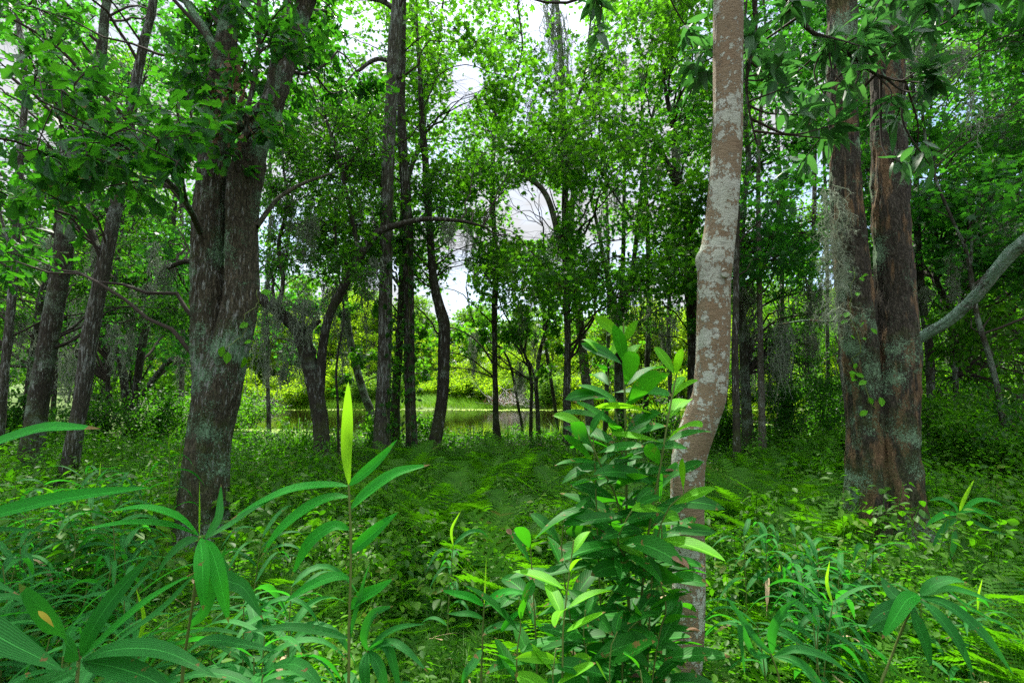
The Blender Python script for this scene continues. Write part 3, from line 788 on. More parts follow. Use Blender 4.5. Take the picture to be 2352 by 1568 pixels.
Tree('multi', 'tree', 'dark moss hung tree dividing into several upright stems, behind the leafy shrub', 'b_moss', [
    [[1424, 990, 34], [1422, 900, 28], [1420, 800, 29], [1418, 740, 30], [1408, 690, 22], [1396, 640, 16], [1384, 580, 13], [1368, 500, 10], [1350, 420, 7]],
    ([[1422, 760, 22], [1428, 680, 17], [1431, 600, 14], [1433, 500, 12], [1434, 380, 10], [1434, 300, 8], [1432, 180, 6]], {}),
    ([[1428, 740, 22], [1446, 660, 16], [1458, 580, 14], [1468, 480, 13], [1478, 390, 12], [1492, 290, 10], [1520, 200, 10], [1545, 100, 9], [1558, 40, 8]], {}),
    ([[1452, 640, 10], [1475, 600, 9], [1500, 570, 7], [1540, 545, 5]], {}),
], 14.0, sides=18, top=11)
Tree('behindhero', 'tree', 'dark leafy trunk almost hidden behind the tan lichen spotted trunk', 'b_dark', [
    [[1590, 990, 30], [1592, 900, 27], [1592, 800, 26], [1588, 700, 26], [1584, 600, 22], [1576, 480, 18], [1552, 380, 16], [1548, 300, 14]],
    ([[1566, 440, 20], [1548, 405, 22], [1530, 370, 12], [1515, 330, 7]], {}),
], 12.0, top=10)
Tree('hero', 'bay_tree', 'smooth tan trunk blotched with pale lichen, bent at its foot, nearest tree to the camera', 'hero', [
    [[1566, 1640, 92, 2.46], [1570, 1560, 84, 2.5], [1579, 1450, 79, 2.55], [1582, 1300, 77, 2.6], [1579, 1200, 78, 2.6], [1579, 1110, 77, 2.6], [1583, 1050, 79, 2.6], [1597, 1000, 82, 2.6], [1614, 950, 82, 2.6], [1630, 900, 80, 2.6], [1637, 800, 79, 2.6], [1639, 700, 78, 2.6], [1640, 640, 78, 2.6], [1642, 600, 85, 2.6], [1649, 560, 77, 2.6], [1657, 500, 75, 2.6], [1665, 400, 73, 2.6], [1671, 300, 71, 2.6], [1672, 200, 70, 2.6], [1672, 100, 69, 2.6], [1673, 0, 69, 2.6], [1676, -160, 64, 2.62]],
    ([[1606, 625, 10, 2.6], [1611, 592, 26, 2.59], [1628, 566, 14, 2.58]], dict(part='burl')),
    ([[1665, 628, 24, 2.52], [1667, 627, 20, 2.50]], dict(part='branch_scar')),
    ([[1690, -300, 30, 2.6], [1720, -120, 17, 2.75], [1735, 60, 11, 2.9], [1715, 180, 8, 2.95], [1722, 260, 6, 3.0], [1738, 330, 4, 3.0]], dict(bark='b_dark')),
    ([[1700, -240, 34, 2.62], [1780, -60, 18, 2.9], [1850, 60, 12, 3.1], [1930, 110, 9, 3.2], [2010, 170, 7, 3.3], [2080, 190, 4, 3.35]], dict(bark='b_dark')),
    ([[1690, -200, 30, 2.6], [1600, -150, 20, 2.9], [1480, -80, 12, 3.1], [1380, -20, 8, 3.2]], {}),
    ([[1706, -300, 34, 2.62], [1900, -200, 24, 2.7], [2120, -120, 16, 2.8], [2300, -40, 10, 2.9]], {}),
], 2.6, sides=72, top=6.5, rough=.025, ridge=0.0016, flare=(.0, .2), dens=.02)
Tree('double', 'tree', 'massive reddish brown trunk that splits into two tall stems, crusted with green lichen', 'b_big', [
    [[2010, 1262, 150, 4.85], [2004, 1200, 126, 4.85], [1998, 1100, 112, 4.85], [1994, 1000, 100, 4.85], [1985, 900, 92, 4.85], [1974, 800, 92], [1966, 700, 88], [1956, 600, 82], [1946, 500, 80], [1941, 400, 74], [1937, 300, 71], [1935, 200, 72], [1933, 100, 74], [1931, 0, 66]],
    ([[2040, 1262, 130, 4.9], [2030, 1100, 104, 4.9], [2024, 900, 90, 4.9], [2020, 790, 76, 4.9], [2014, 715, 44, 4.9], [2012, 690, 16, 4.92]], dict(root=True, top=1)),
    ([[2084, 1258, 140, 4.75], [2072, 1200, 118, 4.75], [2062, 1100, 108, 4.75], [2058, 1000, 108, 4.75], [2060, 900, 106, 4.75], [2062, 800, 102, 4.75], [2057, 700, 98], [2052, 600, 94], [2046, 500, 92], [2043, 400, 86], [2040, 300, 82], [2037, 150, 78], [2034, 0, 70]], dict(root=True, top=14)),
    ([[2096, 786, 32, 4.7], [2130, 766, 30, 4.6], [2180, 735, 32, 4.45], [2230, 690, 34, 4.3], [2262, 655, 35, 4.2], [2290, 620, 36, 4.1], [2322, 582, 38, 4.0], [2360, 548, 40, 3.9], [2450, 470, 34, 3.8], [2560, 400, 24, 3.7]], dict(bark='b_limb', sides=40, rough=.10, ridge=.006)),
    ([[1938, 735, 10, 4.9], [1900, 738, 7, 5.2], [1850, 736, 6, 5.5], [1790, 745, 4, 5.9]], {}),
], 4.8, sides=72, top=14, rough=.05, ridge=.015, flare=(.75, .42), dens=.022)
Tree('charred', 'tree', 'thin blackish trunk close to the right of the tan lichen spotted trunk', 'b_dark', [
    [[1692, 1070, 20], [1692, 1000, 18], [1690, 900, 17], [1688, 800, 16], [1690, 700, 15], [1692, 560, 14], [1694, 420, 12]],
], 8.5, sides=16, top=9, flare=(.2, .2))
Tree('righta', 'tree', 'moss hung trunk second to the right of the tan lichen spotted trunk', 'b_moss', [
    [[1720, 1025, 34], [1716, 960, 27], [1712, 880, 25], [1708, 800, 23], [1704, 700, 21], [1702, 600, 19], [1706, 480, 17]],
], 10.8, sides=20, top=11)
Tree('rightb', 'tree', 'straight pale brown trunk midway between the tan trunk and the massive double trunk', 'b_pale', [
    [[1752, 1040, 23], [1750, 960, 19], [1748, 880, 18], [1746, 760, 16], [1744, 640, 15], [1742, 520, 13], [1742, 400, 12], [1744, 300, 11]],
], 10.2, sides=20, top=11)
Tree('lightstub', 'tree', 'pale trunk showing along the left side of the massive double trunk', 'b_pale', [
    [[1956, 980, 26], [1948, 920, 22], [1938, 850, 20], [1934, 780, 18], [1936, 700, 16], [1980, 380, 18], [1984, 300, 17], [1986, 200, 16]],
], 9.0, sides=16, top=11)
Tree('rightc', 'tree', 'leaning trunk just right of the massive double trunk, under its low limb', 'b_moss', [
    [[2142, 1010, 26], [2138, 900, 22], [2134, 800, 21], [2120, 700, 20], [2108, 560, 17], [2104, 400, 14]],
    ([[2196, 900, 15], [2190, 780, 14], [2172, 690, 15], [2150, 640, 14], [2162, 590, 12], [2150, 540, 9]], dict(root=True, top=7)),
], 9.5, sides=16, top=9)
Tree('rightd', 'tree', 'slender crooked trunk near the right edge, passing behind the lichen covered limb', 'b_moss', [
    [[2318, 1110, 22], [2312, 1040, 18], [2300, 950, 16], [2288, 880, 15], [2270, 810, 15], [2250, 750, 14], [2240, 700, 13], [2228, 620, 12], [2214, 560, 10], [2194, 520, 8]],
    ([[2240, 690, 9], [2228, 640, 8], [2232, 560, 7], [2222, 480, 5]], {}),
], 7.5, sides=16, top=6)
Tree('leftlean', 'tree', 'slim mossy trunk leaning right to left between the arching trunk and the tallest trunk', 'b_moss', [
    [[852, 955, 20], [836, 905, 19], [820, 850, 18], [806, 790, 17], [798, 730, 14], [792, 660, 12], [790, 580, 10]],
], 16.0, sides=12, top=9, flare=(.3, .2))
Tree('pole', 'small_tree', 'thin bare dark pole of a sapling right of the arching trunk', 'b_dark', [
    [[778, 1065, 6], [777, 1000, 6], [776, 930, 6], [772, 860, 6], [778, 800, 5], [790, 720, 4]],
], 9.2, sides=8, top=4.0, flare=(.2, .1))

for i_, (x0, x1, x2, w_, d_, lb) in enumerate((
    (1480, 1490, 1476, 13, 15.0, 'slim trunk behind the right side of the leafy shrub'),
    (1542, 1536, 1548, 11, 16.0, 'slim trunk just left of the tan lichen spotted trunk'),
    (1662, 1668, 1660, 13, 13.0, 'slim dark trunk peeping out right behind the bend of the tan trunk'),
    (1790, 1796, 1786, 12, 14.5, 'slim trunk right of the straight pale brown trunk'),
    (1866, 1858, 1872, 14, 16.0, 'slim mossy trunk in the shade left of the massive double trunk'),
    (1905, 1900, 1890, 10, 14.0, 'thin trunk almost touching the massive double trunk on its left'),
    (2262, 2256, 2266, 13, 13.0, 'slim trunk behind the slender crooked trunk at the right edge'),
    (415, 420, 408, 12, 15.0, 'slim trunk just left of the forked oak, behind the slanting branch'),
    (118, 134, 160, 13, 14.0, 'slim trunk behind the broad mossy trunk'),
    (618, 612, 620, 9, 16.0, 'very slim trunk at the water right of the forked oak'),
    (1390, 1398, 1384, 10, 15.5, 'slim trunk left of the many stemmed mossy tree'))):
    Tree('slim%d' % i_, 'tree', lb, ('b_dark', 'b_grey', 'b_moss', 'b_pale')[i_ % 4], [[[x0, 1000, w_ * 1.3], [(x0 + x1) / 2, 880, w_], [x1, 720, w_ * .9], [(x1 + x2) / 2 + 4, 520, w_ * .8], [x2, 300, w_ * .65]]], d_, group=None, sides=10, top=11, dens=.15, flare=(.3, .2))
# ------------------------------------------------------------------ crowns
GAPS = [(1228, 482, 52, 74), (1072, 186, 36, 50), (1235, 40, 24, 60), (1052, 655, 26, 64), (1058, 560, 28, 40), (1185, 455, 24, 24), (1858, 478, 34, 55),
        (790, 90, 24, 70), (1055, 235, 34, 22), (838, 175, 26, 22), (1262, 110, 10, 40), (1500, 262, 12, 10), (905, 640, 14, 40),
        (408, 500, 18, 26), (2180, 190, 34, 24), (2130, 640, 26, 26), (1880, 380, 14, 40), (20, 140, 24, 40)]
def in_gap(P, pad=1.0, s=5):
    x, y, _ = PROJ(P)
    n = vnoise(np.stack([P[:, 0] * 1.6, P[:, 1] * .8, P[:, 2] * 1.6], -1), s) * .45
    r = np.zeros(len(P), bool)
    for cx, cy, rx, ry in GAPS:
        r |= ((x - cx) / rx) ** 2 + ((y - cy) / ry) ** 2 < (pad + n)
    return r

def add_layer(rects, depth, n, rad, leaf, size, per, keys, nogap=False, seed=1, flat=.6, jit=1.0, upper=1.0):
    r = np.random.default_rng(seed)
    areas = np.array([(x1 - x0) * (y1 - y0) for x0, x1, y0, y1 in rects], float)
    cnt = np.round(n * areas / areas.sum()).astype(int)
    cs = []
    for (x0, x1, y0, y1), c in zip(rects, cnt):
        cs.append(W(r.uniform(x0, x1, c), r.uniform(y0, y1, c), r.uniform(depth[0], depth[1], c)))
    C = np.concatenate(cs)
    C = C[C[:, 2] > .9]
    if not nogap: C = C[~in_gap(C, .8)]
    for c in C:
        best, bk = 1e9, None
        for k in keys:
            a = TREES[k].all
            dd = np.sqrt((a[:, 0] - c[0]) ** 2 + (a[:, 1] - c[1]) ** 2 + (.45 * (a[:, 2] - c[2])) ** 2).min()
            if dd < best: best, bk = dd, k
        TREES[bk].clumps.append((c, rad * r.uniform(.7, 1.3), leaf, size, int(per * r.uniform(.7, 1.3)), flat))

def grow(tr, sd):
    r = np.random.default_rng(sd)
    wood = Geo(); leaves = {}
    for c, rad, leaf, size, per, flat in tr.clumps:
        a = tr.all if leaf != 'oak' or c[1] > 3.8 or len(tr.polys) < 8 else np.vstack(tr.polys[6:8])
        hd = np.sqrt((a[:, 0] - c[0]) ** 2 + (a[:, 1] - c[1]) ** 2)
        cost = hd + 1.2 * np.abs(a[:, 2] - (c[2] - .45 * hd)) + 4 * (a[:, 2] < tr.base[2] + 1.6)
        j = int(np.argmin(cost)); p0 = a[j, :3]; L = np.linalg.norm(c - p0)
        if L > .1:
            m = p0 * .45 + c * .55 + np.array([0, 0, .12 * L]) + r.normal(size=3) * .05 * L
            q = p0 * .75 + c * .25 + np.array([0, 0, .10 * L]) + r.normal(size=3) * .04 * L
            P = spline(np.array([p0, q, m, c]), int(np.clip(L * 5, 5, 22)))
            P[1:-1] += r.normal(size=(len(P) - 2, 3)) * .012 * min(L, 2)
            r0 = min(a[j, 3] * .55, .008 + .0075 * L)
            tube(wood, P, np.linspace(r0, .004, len(P)), 5 if L > 1 else 4)
        nt = max(5, per // 11)
        tw = rvec(nt, r) * np.array([1, 1, flat]) * rad * r.uniform(.5, 1.15, (nt, 1))
        for v in tw:
            mid = c + v * .5 + r.normal(size=3) * .08 * rad
            tube(wood, spline(np.array([c, mid, c + v]), 4), [.0045, .0035, .0025, .0015], 3)
        k = r.integers(0, nt, per); t = r.uniform(.12, 1.08, per) ** .75
        pos = c + tw[k] * t[:, None] + r.normal(size=(per, 3)) * .10 * rad
        d = nz(tw[k]) * .55 + rvec(per, r) * .75 + np.array([0, 0, -.22])
        nr = np.array([0, 0, 1.0]) + r.normal(size=(per, 3)) * .55
        pv = np.clip(r.normal(.5, .27) + r.normal(size=per) * .1, 0, 1)
        leaves.setdefault(leaf, []).append((pos, d, nr, size * r.uniform(.65, 1.25, per), pv))
    if not wood.empty(): wood.build('branches', M['twig'], tr.root, tr.base)
    kinds = dict(oak=(T_OAK, 'oak', 1.0), star=(T_STAR, 'star', 1.0), shade=(T_STAR, 'shade', 1.0), fine=(T_NARROW, 'fine', 1.3), far=(T_DIAM, 'far', 1.0), small=(T_OVAL, 'herb', 1.0))
    for leaf, chunks in leaves.items():
        pos, d, nr, sz, pv = (np.concatenate([ch[i] for ch in chunks]) for i in range(5))
        x, y, dep = PROJ(pos)
        keep = dep > 1.6
        if leaf in ('star', 'shade', 'fine', 'far', 'small'): keep &= ~(in_gap(pos) & (r.uniform(size=len(pos)) < .95))
        g = Geo(); tp, mt, wd = kinds[leaf]
        scatter(g, tp, pos[keep], d[keep], nr[keep], sz[keep], wd, 0, sd, pv[keep] if leaf in ('star', 'shade', 'fine') else None)
        g.build('crown' if len(leaves) == 1 or leaf != 'dead' else leaf, M[mt], tr.root, tr.base)

ALLC = ['tall', 'ivied', 'behind', 'curvy', 'thin', 'draped', 'browny', 'multi', 'behindhero', 'arch']
add_layer([(-500, 430, -700, 470), (-200, 120, 470, 620)], (4.3, 7.5), 62, .5, 'oak', .12, 85, ['forked', 'leaning', 'mossy'], True, 2)
add_layer([(60, 440, 150, 460)], (2.7, 3.9), 24, .32, 'oak', .12, 30, ['forked'], True, 22)
add_layer([(430, 840, -700, -60)], (4.4, 6.6), 42, .48, 'oak', .15, 70, ['forked'], False, 3)
add_layer([(700, 840, 0, 230), (380, 520, 0, 330), (430, 700, 0, 220)], (5.3, 6.6), 26, .42, 'oak', .125, 85, ['forked'], False, 4)
add_layer([(480, 690, 230, 370)], (4.3, 4.5), 6, .24, 'oak', .12, 22, ['forked'], True, 5)
add_layer([(430, 700, -20, 300)], (4.1, 4.7), 13, .34, 'oak', .12, 32, ['forked'], True, 55)
add_layer([(1400, 1700, 120, 640)], (10, 15), 14, .9, 'shade', .105, 170, ['multi', 'behindhero', 'browny'], False, 56)
# bright star-leaved canopy over the middle
add_layer([(680, 1720, -80, 690)], (9, 16), 290, 1.1, 'star', .105, 220, ALLC, False, 6)
add_layer([(1000, 1310, 230, 470), (1080, 1300, 560, 790), (930, 1010, 640, 860), (1310, 1420, 660, 840)], (12, 16), 60, .8, 'star', .10, 160, ['thin', 'draped', 'curvy', 'browny', 'sapling', 'multi'], False, 26)
add_layer([(300, 2100, -1500, -120)], (5, 9.5), 42, 1.2, 'star', .19, 85, ALLC + ['double'], False, 7)  # unseen leaves above the frame, added to shade the foreground
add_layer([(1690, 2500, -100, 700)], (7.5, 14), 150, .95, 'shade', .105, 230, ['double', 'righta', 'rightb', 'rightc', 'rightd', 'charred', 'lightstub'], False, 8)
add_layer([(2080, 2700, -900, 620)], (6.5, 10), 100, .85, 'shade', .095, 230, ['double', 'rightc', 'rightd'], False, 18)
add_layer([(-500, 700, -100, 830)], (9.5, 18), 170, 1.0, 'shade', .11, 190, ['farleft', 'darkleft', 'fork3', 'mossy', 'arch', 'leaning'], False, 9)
# dark small-leaved live oak
add_layer([(585, 890, 240, 680)], (8, 11.5), 60, .52, 'fine', .08, 240, ['arch'], False, 10)
add_layer([(910, 1120, 470, 620), (960, 1130, 380, 520)], (9.6, 12), 22, .42, 'fine', .085, 180, ['arch', 'curvy', 'ivied', 'thin'], False, 11)
add_layer([(-200, 440, 470, 740)], (8.5, 13), 50, .55, 'fine', .09, 260, ['mossy', 'darkleft', 'farleft', 'fork3'], False, 12)
add_layer([(1540, 1640, 280, 850), (1330, 1560, 480, 760)], (10.5, 14), 26, .5, 'fine', .09, 220, ['behindhero', 'multi', 'browny'], False, 13)
add_layer([(1690, 1910, 480, 900)], (11, 15), 40, .6, 'fine', .09, 260, ['righta', 'rightb', 'charred', 'lightstub'], False, 14)
add_layer([(2110, 2500, 640, 1000)], (8, 11), 46, .5, 'small', .10, 170, ['rightc', 'rightd'], False, 15)
add_layer([(1040, 1130, 600, 800), (1150, 1300, 560, 860), (1050, 1290, 700, 800)], (13, 15.5), 34, .42, 'star', .13, 60, ['thin', 'sapling', 'saplingb', 'draped'], False, 16)
add_layer([(740, 880, 700, 900), (960, 1010, 690, 860)], (11, 15), 12, .4, 'star', .13, 60, ['leftlean', 'curvy', 'behind'], False, 17)
for i, (k, t) in enumerate(TREES.items()):
    if t.clumps: grow(t, 100 + i)

# magnolia-like sprays hanging from the tan trunk, above its visible part
def magnolia_spray():
    t = TREES['hero']; r = np.random.default_rng(21)
    wood, g, dead = Geo(), Geo(), Geo()
    C = []
    for (x0, x1, y0, y1), n, (d0, d1) in (((1700, 2160, -300, 240), 70, (2.7, 3.9)), ((1720, 2140, 240, 400), 11, (3.0, 3.9)), ((1340, 1400, -20, 90), 3, (3.0, 3.3)), ((1560, 1640, -40, 200), 5, (3.0, 3.5)), ((2180, 2420, -150, 20), 8, (2.6, 3.1)), ((1000, 1700, -420, -40), 14, (2.6, 3.6))):
        C.append(W(r.uniform(x0, x1, n), r.uniform(y0, y1, n), r.uniform(d0, d1, n)))
    C = np.concatenate(C)
    limbs = np.vstack(t.polys[3:])
    for c in C:
        j = int(np.argmin(np.linalg.norm(limbs[:, :3] - c, axis=1) + .5 * np.maximum(0, c[2] - limbs[:, 2])))
        p0 = limbs[j, :3]; L = np.linalg.norm(c - p0)
        m = (p0 + c) / 2 + np.array([0, 0, -.06 * L]) + r.normal(size=3) * .08 * L
        P = spline(np.array([p0, m, c]), 9)
        tube(wood, P, np.linspace(min(.011, .004 + .008 * L), .0028, 9), 6)
        ax = nz(nz(P[-1] - P[-3]) + np.array([0, 0, -.15]) + r.normal(size=3) * .2)
        n = r.integers(8, 13)
        ph = np.arange(n) * 2.4 + r.uniform(0, 6)
        e1 = nz(np.cross(ax, [0, 0, 1.0])); e2 = np.cross(ax, e1)
        rad_ = np.cos(ph)[:, None] * e1 + np.sin(ph)[:, None] * e2
        d = rad_ * r.uniform(.6, 1.0, (n, 1)) + ax * r.uniform(.3, .8, (n, 1)) + np.array([0, 0, .02]) + r.normal(size=(n, 3)) * .25
        back = r.uniform(0, .14, n)
        pos = c - ax * back[:, None]
        scatter(g, T_LANCE, pos, d, np.array([0, 0, 1.0]) + r.normal(size=(n, 3)) * .35, r.uniform(.11, .175, n), 1.1, 0, int(abs(c[0]) * 1000))
    wood.build('branches', M['twig'], t.root, t.base)
    g.build('crown', M['magnolia'], t.root, t.base)
magnolia_spray()

# dry brown leaves caught in the fork of the near oak
def dead_leaves():
    t = TREES['forked']; r = np.random.default_rng(5); n = 64
    px = r.normal(535, 32, n); py = r.uniform(120, 330, n)
    P = W(px, py, r.uniform(4.35, 4.62, n))
    g = Geo(); scatter(g, T_OAK, P, rvec(n, r) * .5 + np.array([0, -.2, -1.0]), rvec(n, r), r.uniform(.06, .11, n), 1.1, 0, 5)
    tag(g.build('dead_leaves', M['dead'], t.root, t.base), label='curled dry brown leaves in the fork')
dead_leaves()
# ------------------------------------------------------------------ woods further back, trees and bushes across the water
def proto_tree(name, label, bark, leaf, tmpl, h, crown, n, size, sd, group, r0=.16, low=.35, cat='tree'):
    r = np.random.default_rng(sd)
    root = thing(name, (0, 0, 0), label, cat, group)
    g = Geo()
    P = np.array([[0, 0, -.2], [r.normal() * .15, r.normal() * .15, h * .3], [r.normal() * .3, r.normal() * .3, h * .65], [r.normal() * .4, r.normal() * .4, h * .97]])
    P = spline(P, 18); tube(g, P, np.linspace(r0, .02, 18), 9, .06, 1.0, sd, flare=(.4, .3))
    lf = Geo(); K = int(n / 130)
    for k in range(K):
        zc = h * (low + (1 - low) * r.uniform(0, 1) ** .8); a = r.uniform(0, 2 * math.pi)
        rr = crown * math.sqrt(r.uniform(.02, 1)) * (1.05 - .7 * ((zc / h - low) / (1 - low)) ** 2)
        i = int(np.clip(zc / h * 17 - 2, 2, 17)); c = np.array([P[i, 0] + rr * math.cos(a), P[i, 1] + rr * math.sin(a), zc])
        Q = spline(np.array([P[max(1, i - 2)], P[i] * .5 + c * .5 + [0, 0, .15], c]), 6)
        tube(g, Q, np.linspace(min(.05, r0 * .4), .006, 6), 4)
        m = int(130 * r.uniform(.6, 1.4)); cr = crown * r.uniform(.22, .42)
        v = rvec(m, r) * np.array([1, 1, .62]) * cr * r.uniform(.2, 1, (m, 1)) ** .5
        scatter(lf, tmpl, c + v, rvec(m, r) + np.array([0, 0, -.3]), np.array([0, 0, 1.]) + r.normal(size=(m, 3)) * .6, size * r.uniform(.6, 1.3, m), 1.0, 0, k)
    g.build('trunk', M[bark], root); lf.build('crown', M[leaf], root)
    return root
def proto_bush(name, label, leaf, tmpl, h, w, n, size, sd, group, cat='bush', stems=9):
    r = np.random.default_rng(sd)
    root = thing(name, (0, 0, 0), label, cat, group)
    g, lf = Geo(), Geo()
    tips = []
    for k in range(stems):
        a = r.uniform(0, 6.28); q = w * r.uniform(.2, 1)
        tip = np.array([q * math.cos(a), q * math.sin(a), h * (1 - .55 * (q / w) ** 2) * r.uniform(.7, 1)])
        P = spline(np.array([[.1 * math.cos(a), .1 * math.sin(a), -.1], tip * [.4, .4, .6], tip]), 7)
        tube(g, P, np.linspace(.022, .005, 7), 4); tips.append(P)
    T = np.array(tips)
    k = r.integers(0, stems, n); i = r.integers(2, 7, n)
    pos = T[k, i] + rvec(n, r) * r.uniform(.0, .40, (n, 1)) * w * np.array([1, 1, .8])
    pos[:, 2] = np.maximum(pos[:, 2], .03)
    scatter(lf, tmpl, pos, rvec(n, r) + np.array([0, 0, -.1]), np.array([0, 0, 1.]) + r.normal(size=(n, 3)) * .5, size * r.uniform(.6, 1.3, n), 1.0, 0, sd)
    g.build('stems', M['stemw'], root); lf.build('foliage', M[leaf], root)
    return root

def place_set(protos, spots, label=None, group=None):
    used = [False] * len(protos); r = np.random.default_rng(len(spots))
    for q in spots:
        x, y, s = q[:3]; k = q[3] if len(q) > 3 else int(r.integers(0, len(protos)))
        p = protos[k]; z = float(G(x, y)) - .02; rz = r.uniform(0, 6.28)
        if not used[k]:
            used[k] = True; p.location = (x, y, z); p.rotation_euler = (0, 0, rz); p.scale = (s, s, s); o = p
        else:
            o = dup(p, (x, y, z), rz, s)
        if len(q) > 4: o['label'] = q[4]
        elif label: o['label'] = label
        if group: o['group'] = group
    for k, u in enumerate(used):
        if not u:
            for ch in list(protos[k].children): bpy.data.objects.remove(ch)
            bpy.data.objects.remove(protos[k])

fr = np.random.default_rng(77)
# left and right woods
wp = [proto_tree('forest_tree', 'x', b, l, T_STAR if l == 'star' else T_DIAM, h, c, n, s, 300 + i, 'woods', r0, low) for i, (b, l, h, c, n, s, r0, low) in enumerate((
    ('b_dark', 'far', 13, 2.6, 5200, .17, .17, .28), ('b_moss', 'far', 15, 3.0, 5600, .18, .2, .35), ('b_grey', 'far', 11, 2.3, 4600, .16, .13, .2), ('b_dark', 'far', 9, 2.2, 4600, .16, .10, .15)))]
spots = []
for i in range(27):
    y = 15 + 34 * fr.uniform() ** .8; x = -(y * (.56 + fr.uniform() * .52)) - .6
    spots.append((x, y, fr.uniform(.8, 1.15), int(fr.integers(0, 4)), 'slender woodland tree deep among the trunks on the left of the pond'))
for i in range(30):
    y = 13 + 34 * fr.uniform() ** .8; x = y * (.47 + fr.uniform() * .62) + .8
    spots.append((x, y, fr.uniform(.75, 1.1), int(fr.integers(0, 4)), 'slender woodland tree in the shaded wood on the right of the pond'))
left = [q for q in spots if q[0] < 0]; right = [q for q in spots if q[0] > 0]
place_set(wp, left + right)
for o in COL.objects:
    if o.name.startswith('forest_tree'):
        o['group'] = 'trees of the wood left of the pond' if o.location.x < 0 else 'trees of the wood right of the pond'
# far bank
bp = [proto_tree('bank_tree', 'x', 'b_pale', 'bank', T_DIAM, h, c, n, .27, 400 + i, 'far', .14, low) for i, (h, c, n, low) in enumerate(((8.5, 2.9, 8000, .06), (7.0, 3.2, 8000, .03), (10, 3.0, 9000, .10)))]
sp_ = []
for i in range(46):
    x = -40 + 84 * (i + fr.uniform(-.4, .4)) / 46; y = 51 + 12 * fr.uniform()
    px = 1176 + F * x / y
    s = fr.uniform(.72, .95) * (.86 if 880 < px < 1420 else 1.2)
    sp_.append((x, y, s, int(fr.integers(0, 3))))
place_set(bp, sp_, 'sunlit yellow green tree in the row along the far bank of the pond', 'sunlit trees along the far bank')
bp2 = [proto_tree('bank_tree', 'x', 'b_pale', 'bankfar', T_DIAM, h, c, n, .34, 450 + i, 'far', .2, .08) for i, (h, c, n) in enumerate(((13, 4.0, 9000), (11.5, 4.4, 9000)))]
sp_ = [(-70 + 150 * (i + fr.uniform(-.4, .4)) / 44, 66 + 14 * fr.uniform(), fr.uniform(.8, 1.1) * (1.0 if abs(i - 22) < 7 else 1.25), int(fr.integers(0, 2))) for i in range(44)]
place_set(bp2, sp_, 'taller dull green tree standing behind the sunlit row of the far bank', 'taller trees behind the far bank')
sb = [proto_bush('bank_bush', 'x', 'bank' if i < 3 else 'bankfar', T_DIAM, h, w, n, .19, 500 + i, 'far') for i, (h, w, n) in enumerate(((2.6, 1.9, 3400), (1.8, 2.0, 3000), (3.4, 1.6, 3600), (2.8, 2.0, 3000), (3.6, 1.8, 3200)))]
sp_ = [(-38 + 82 * (i + fr.uniform(-.4, .4)) / 88, 44.7 + 3.4 * fr.uniform() + (2.2 if -9 < -38 + 82 * i / 88 < 3 else 0), fr.uniform(.7, 1.25), int(fr.integers(0, 7)) % 5 if fr.uniform() < .6 else int(fr.integers(0, 3))) for i in range(88)]
place_set(sb, sp_, 'rounded bush in the row at the waterline of the far bank', 'bushes along the far bank')

# bleached brushwood on the far bank
def brush(px, py, d, w, h, n, mat, label, sd):
    r = np.random.default_rng(sd); c = W(px, py, d); c[2] = float(G(c[0], c[1]))
    root = thing('brushwood', c, label, 'dead brush', 'tangles of dead brushwood on the far bank')
    g = Geo()
    for k in range(n):
        a = c + np.array([r.normal() * w * .5, r.normal() * .5, r.uniform(0, h * .3)])
        v = np.array([r.normal() * .8, r.normal() * .5, abs(r.normal()) * .7]) * h * .6
        m = a + v * .5 + r.normal(size=3) * .22
        tube(g, spline(np.array([a, m, a + v]), 6), np.linspace(.035, .012, 6), 3)
    g.build('branches', M[mat], root, c)
brush(1192, 925, 45.2, 2.6, 2.2, 110, 'grey', 'bleached grey tangle of dead brush on the far bank right of the thin upright trunk', 1)
brush(1150, 928, 45.6, 1.5, 1.4, 50, 'red', 'rusty red tangle of dead brush beside the bleached grey one', 2)
brush(600, 925, 45.0, 3.2, 1.8, 90, 'grey', 'grey tangle of dead brush across the water left of the arching trunk', 3)
brush(1560, 930, 45.4, 2.6, 1.6, 60, 'grey', 'pale tangle of dead brush seen between the shrub and the tan trunk', 4)

def grass_sheet(name, X, Y, hmin, hmax, wd, mat, sd, z0=0.0, hs=1.0, plant=None):
    r = np.random.default_rng(sd); n = len(X)
    pos = np.stack([X, Y, G(X, Y) + z0], -1)
    a = r.uniform(0, 6.28, n); lean = r.uniform(.05, .7, n)
    d = np.stack([np.cos(a) * lean, np.sin(a) * lean, np.ones(n)], -1)
    nr = np.stack([np.cos(a), np.sin(a), np.zeros(n) + .3], -1)
    H = r.uniform(hmin, hmax, n) * hs
    g = Geo(); scatter(g, T_BLADE, pos, d, -nr, H, wd / H, 0, sd, plant)
    return tag(g.build(name, M[mat]), kind='stuff')
r = np.random.default_rng(8); n = 16000
X = r.uniform(-32, 36, n); Y = 43.6 + r.uniform(0, 3.6, n) ** 1
grass_sheet('bank_grass', X, Y, .35, 1.0, .05, 'sungrass', 8, -.05)
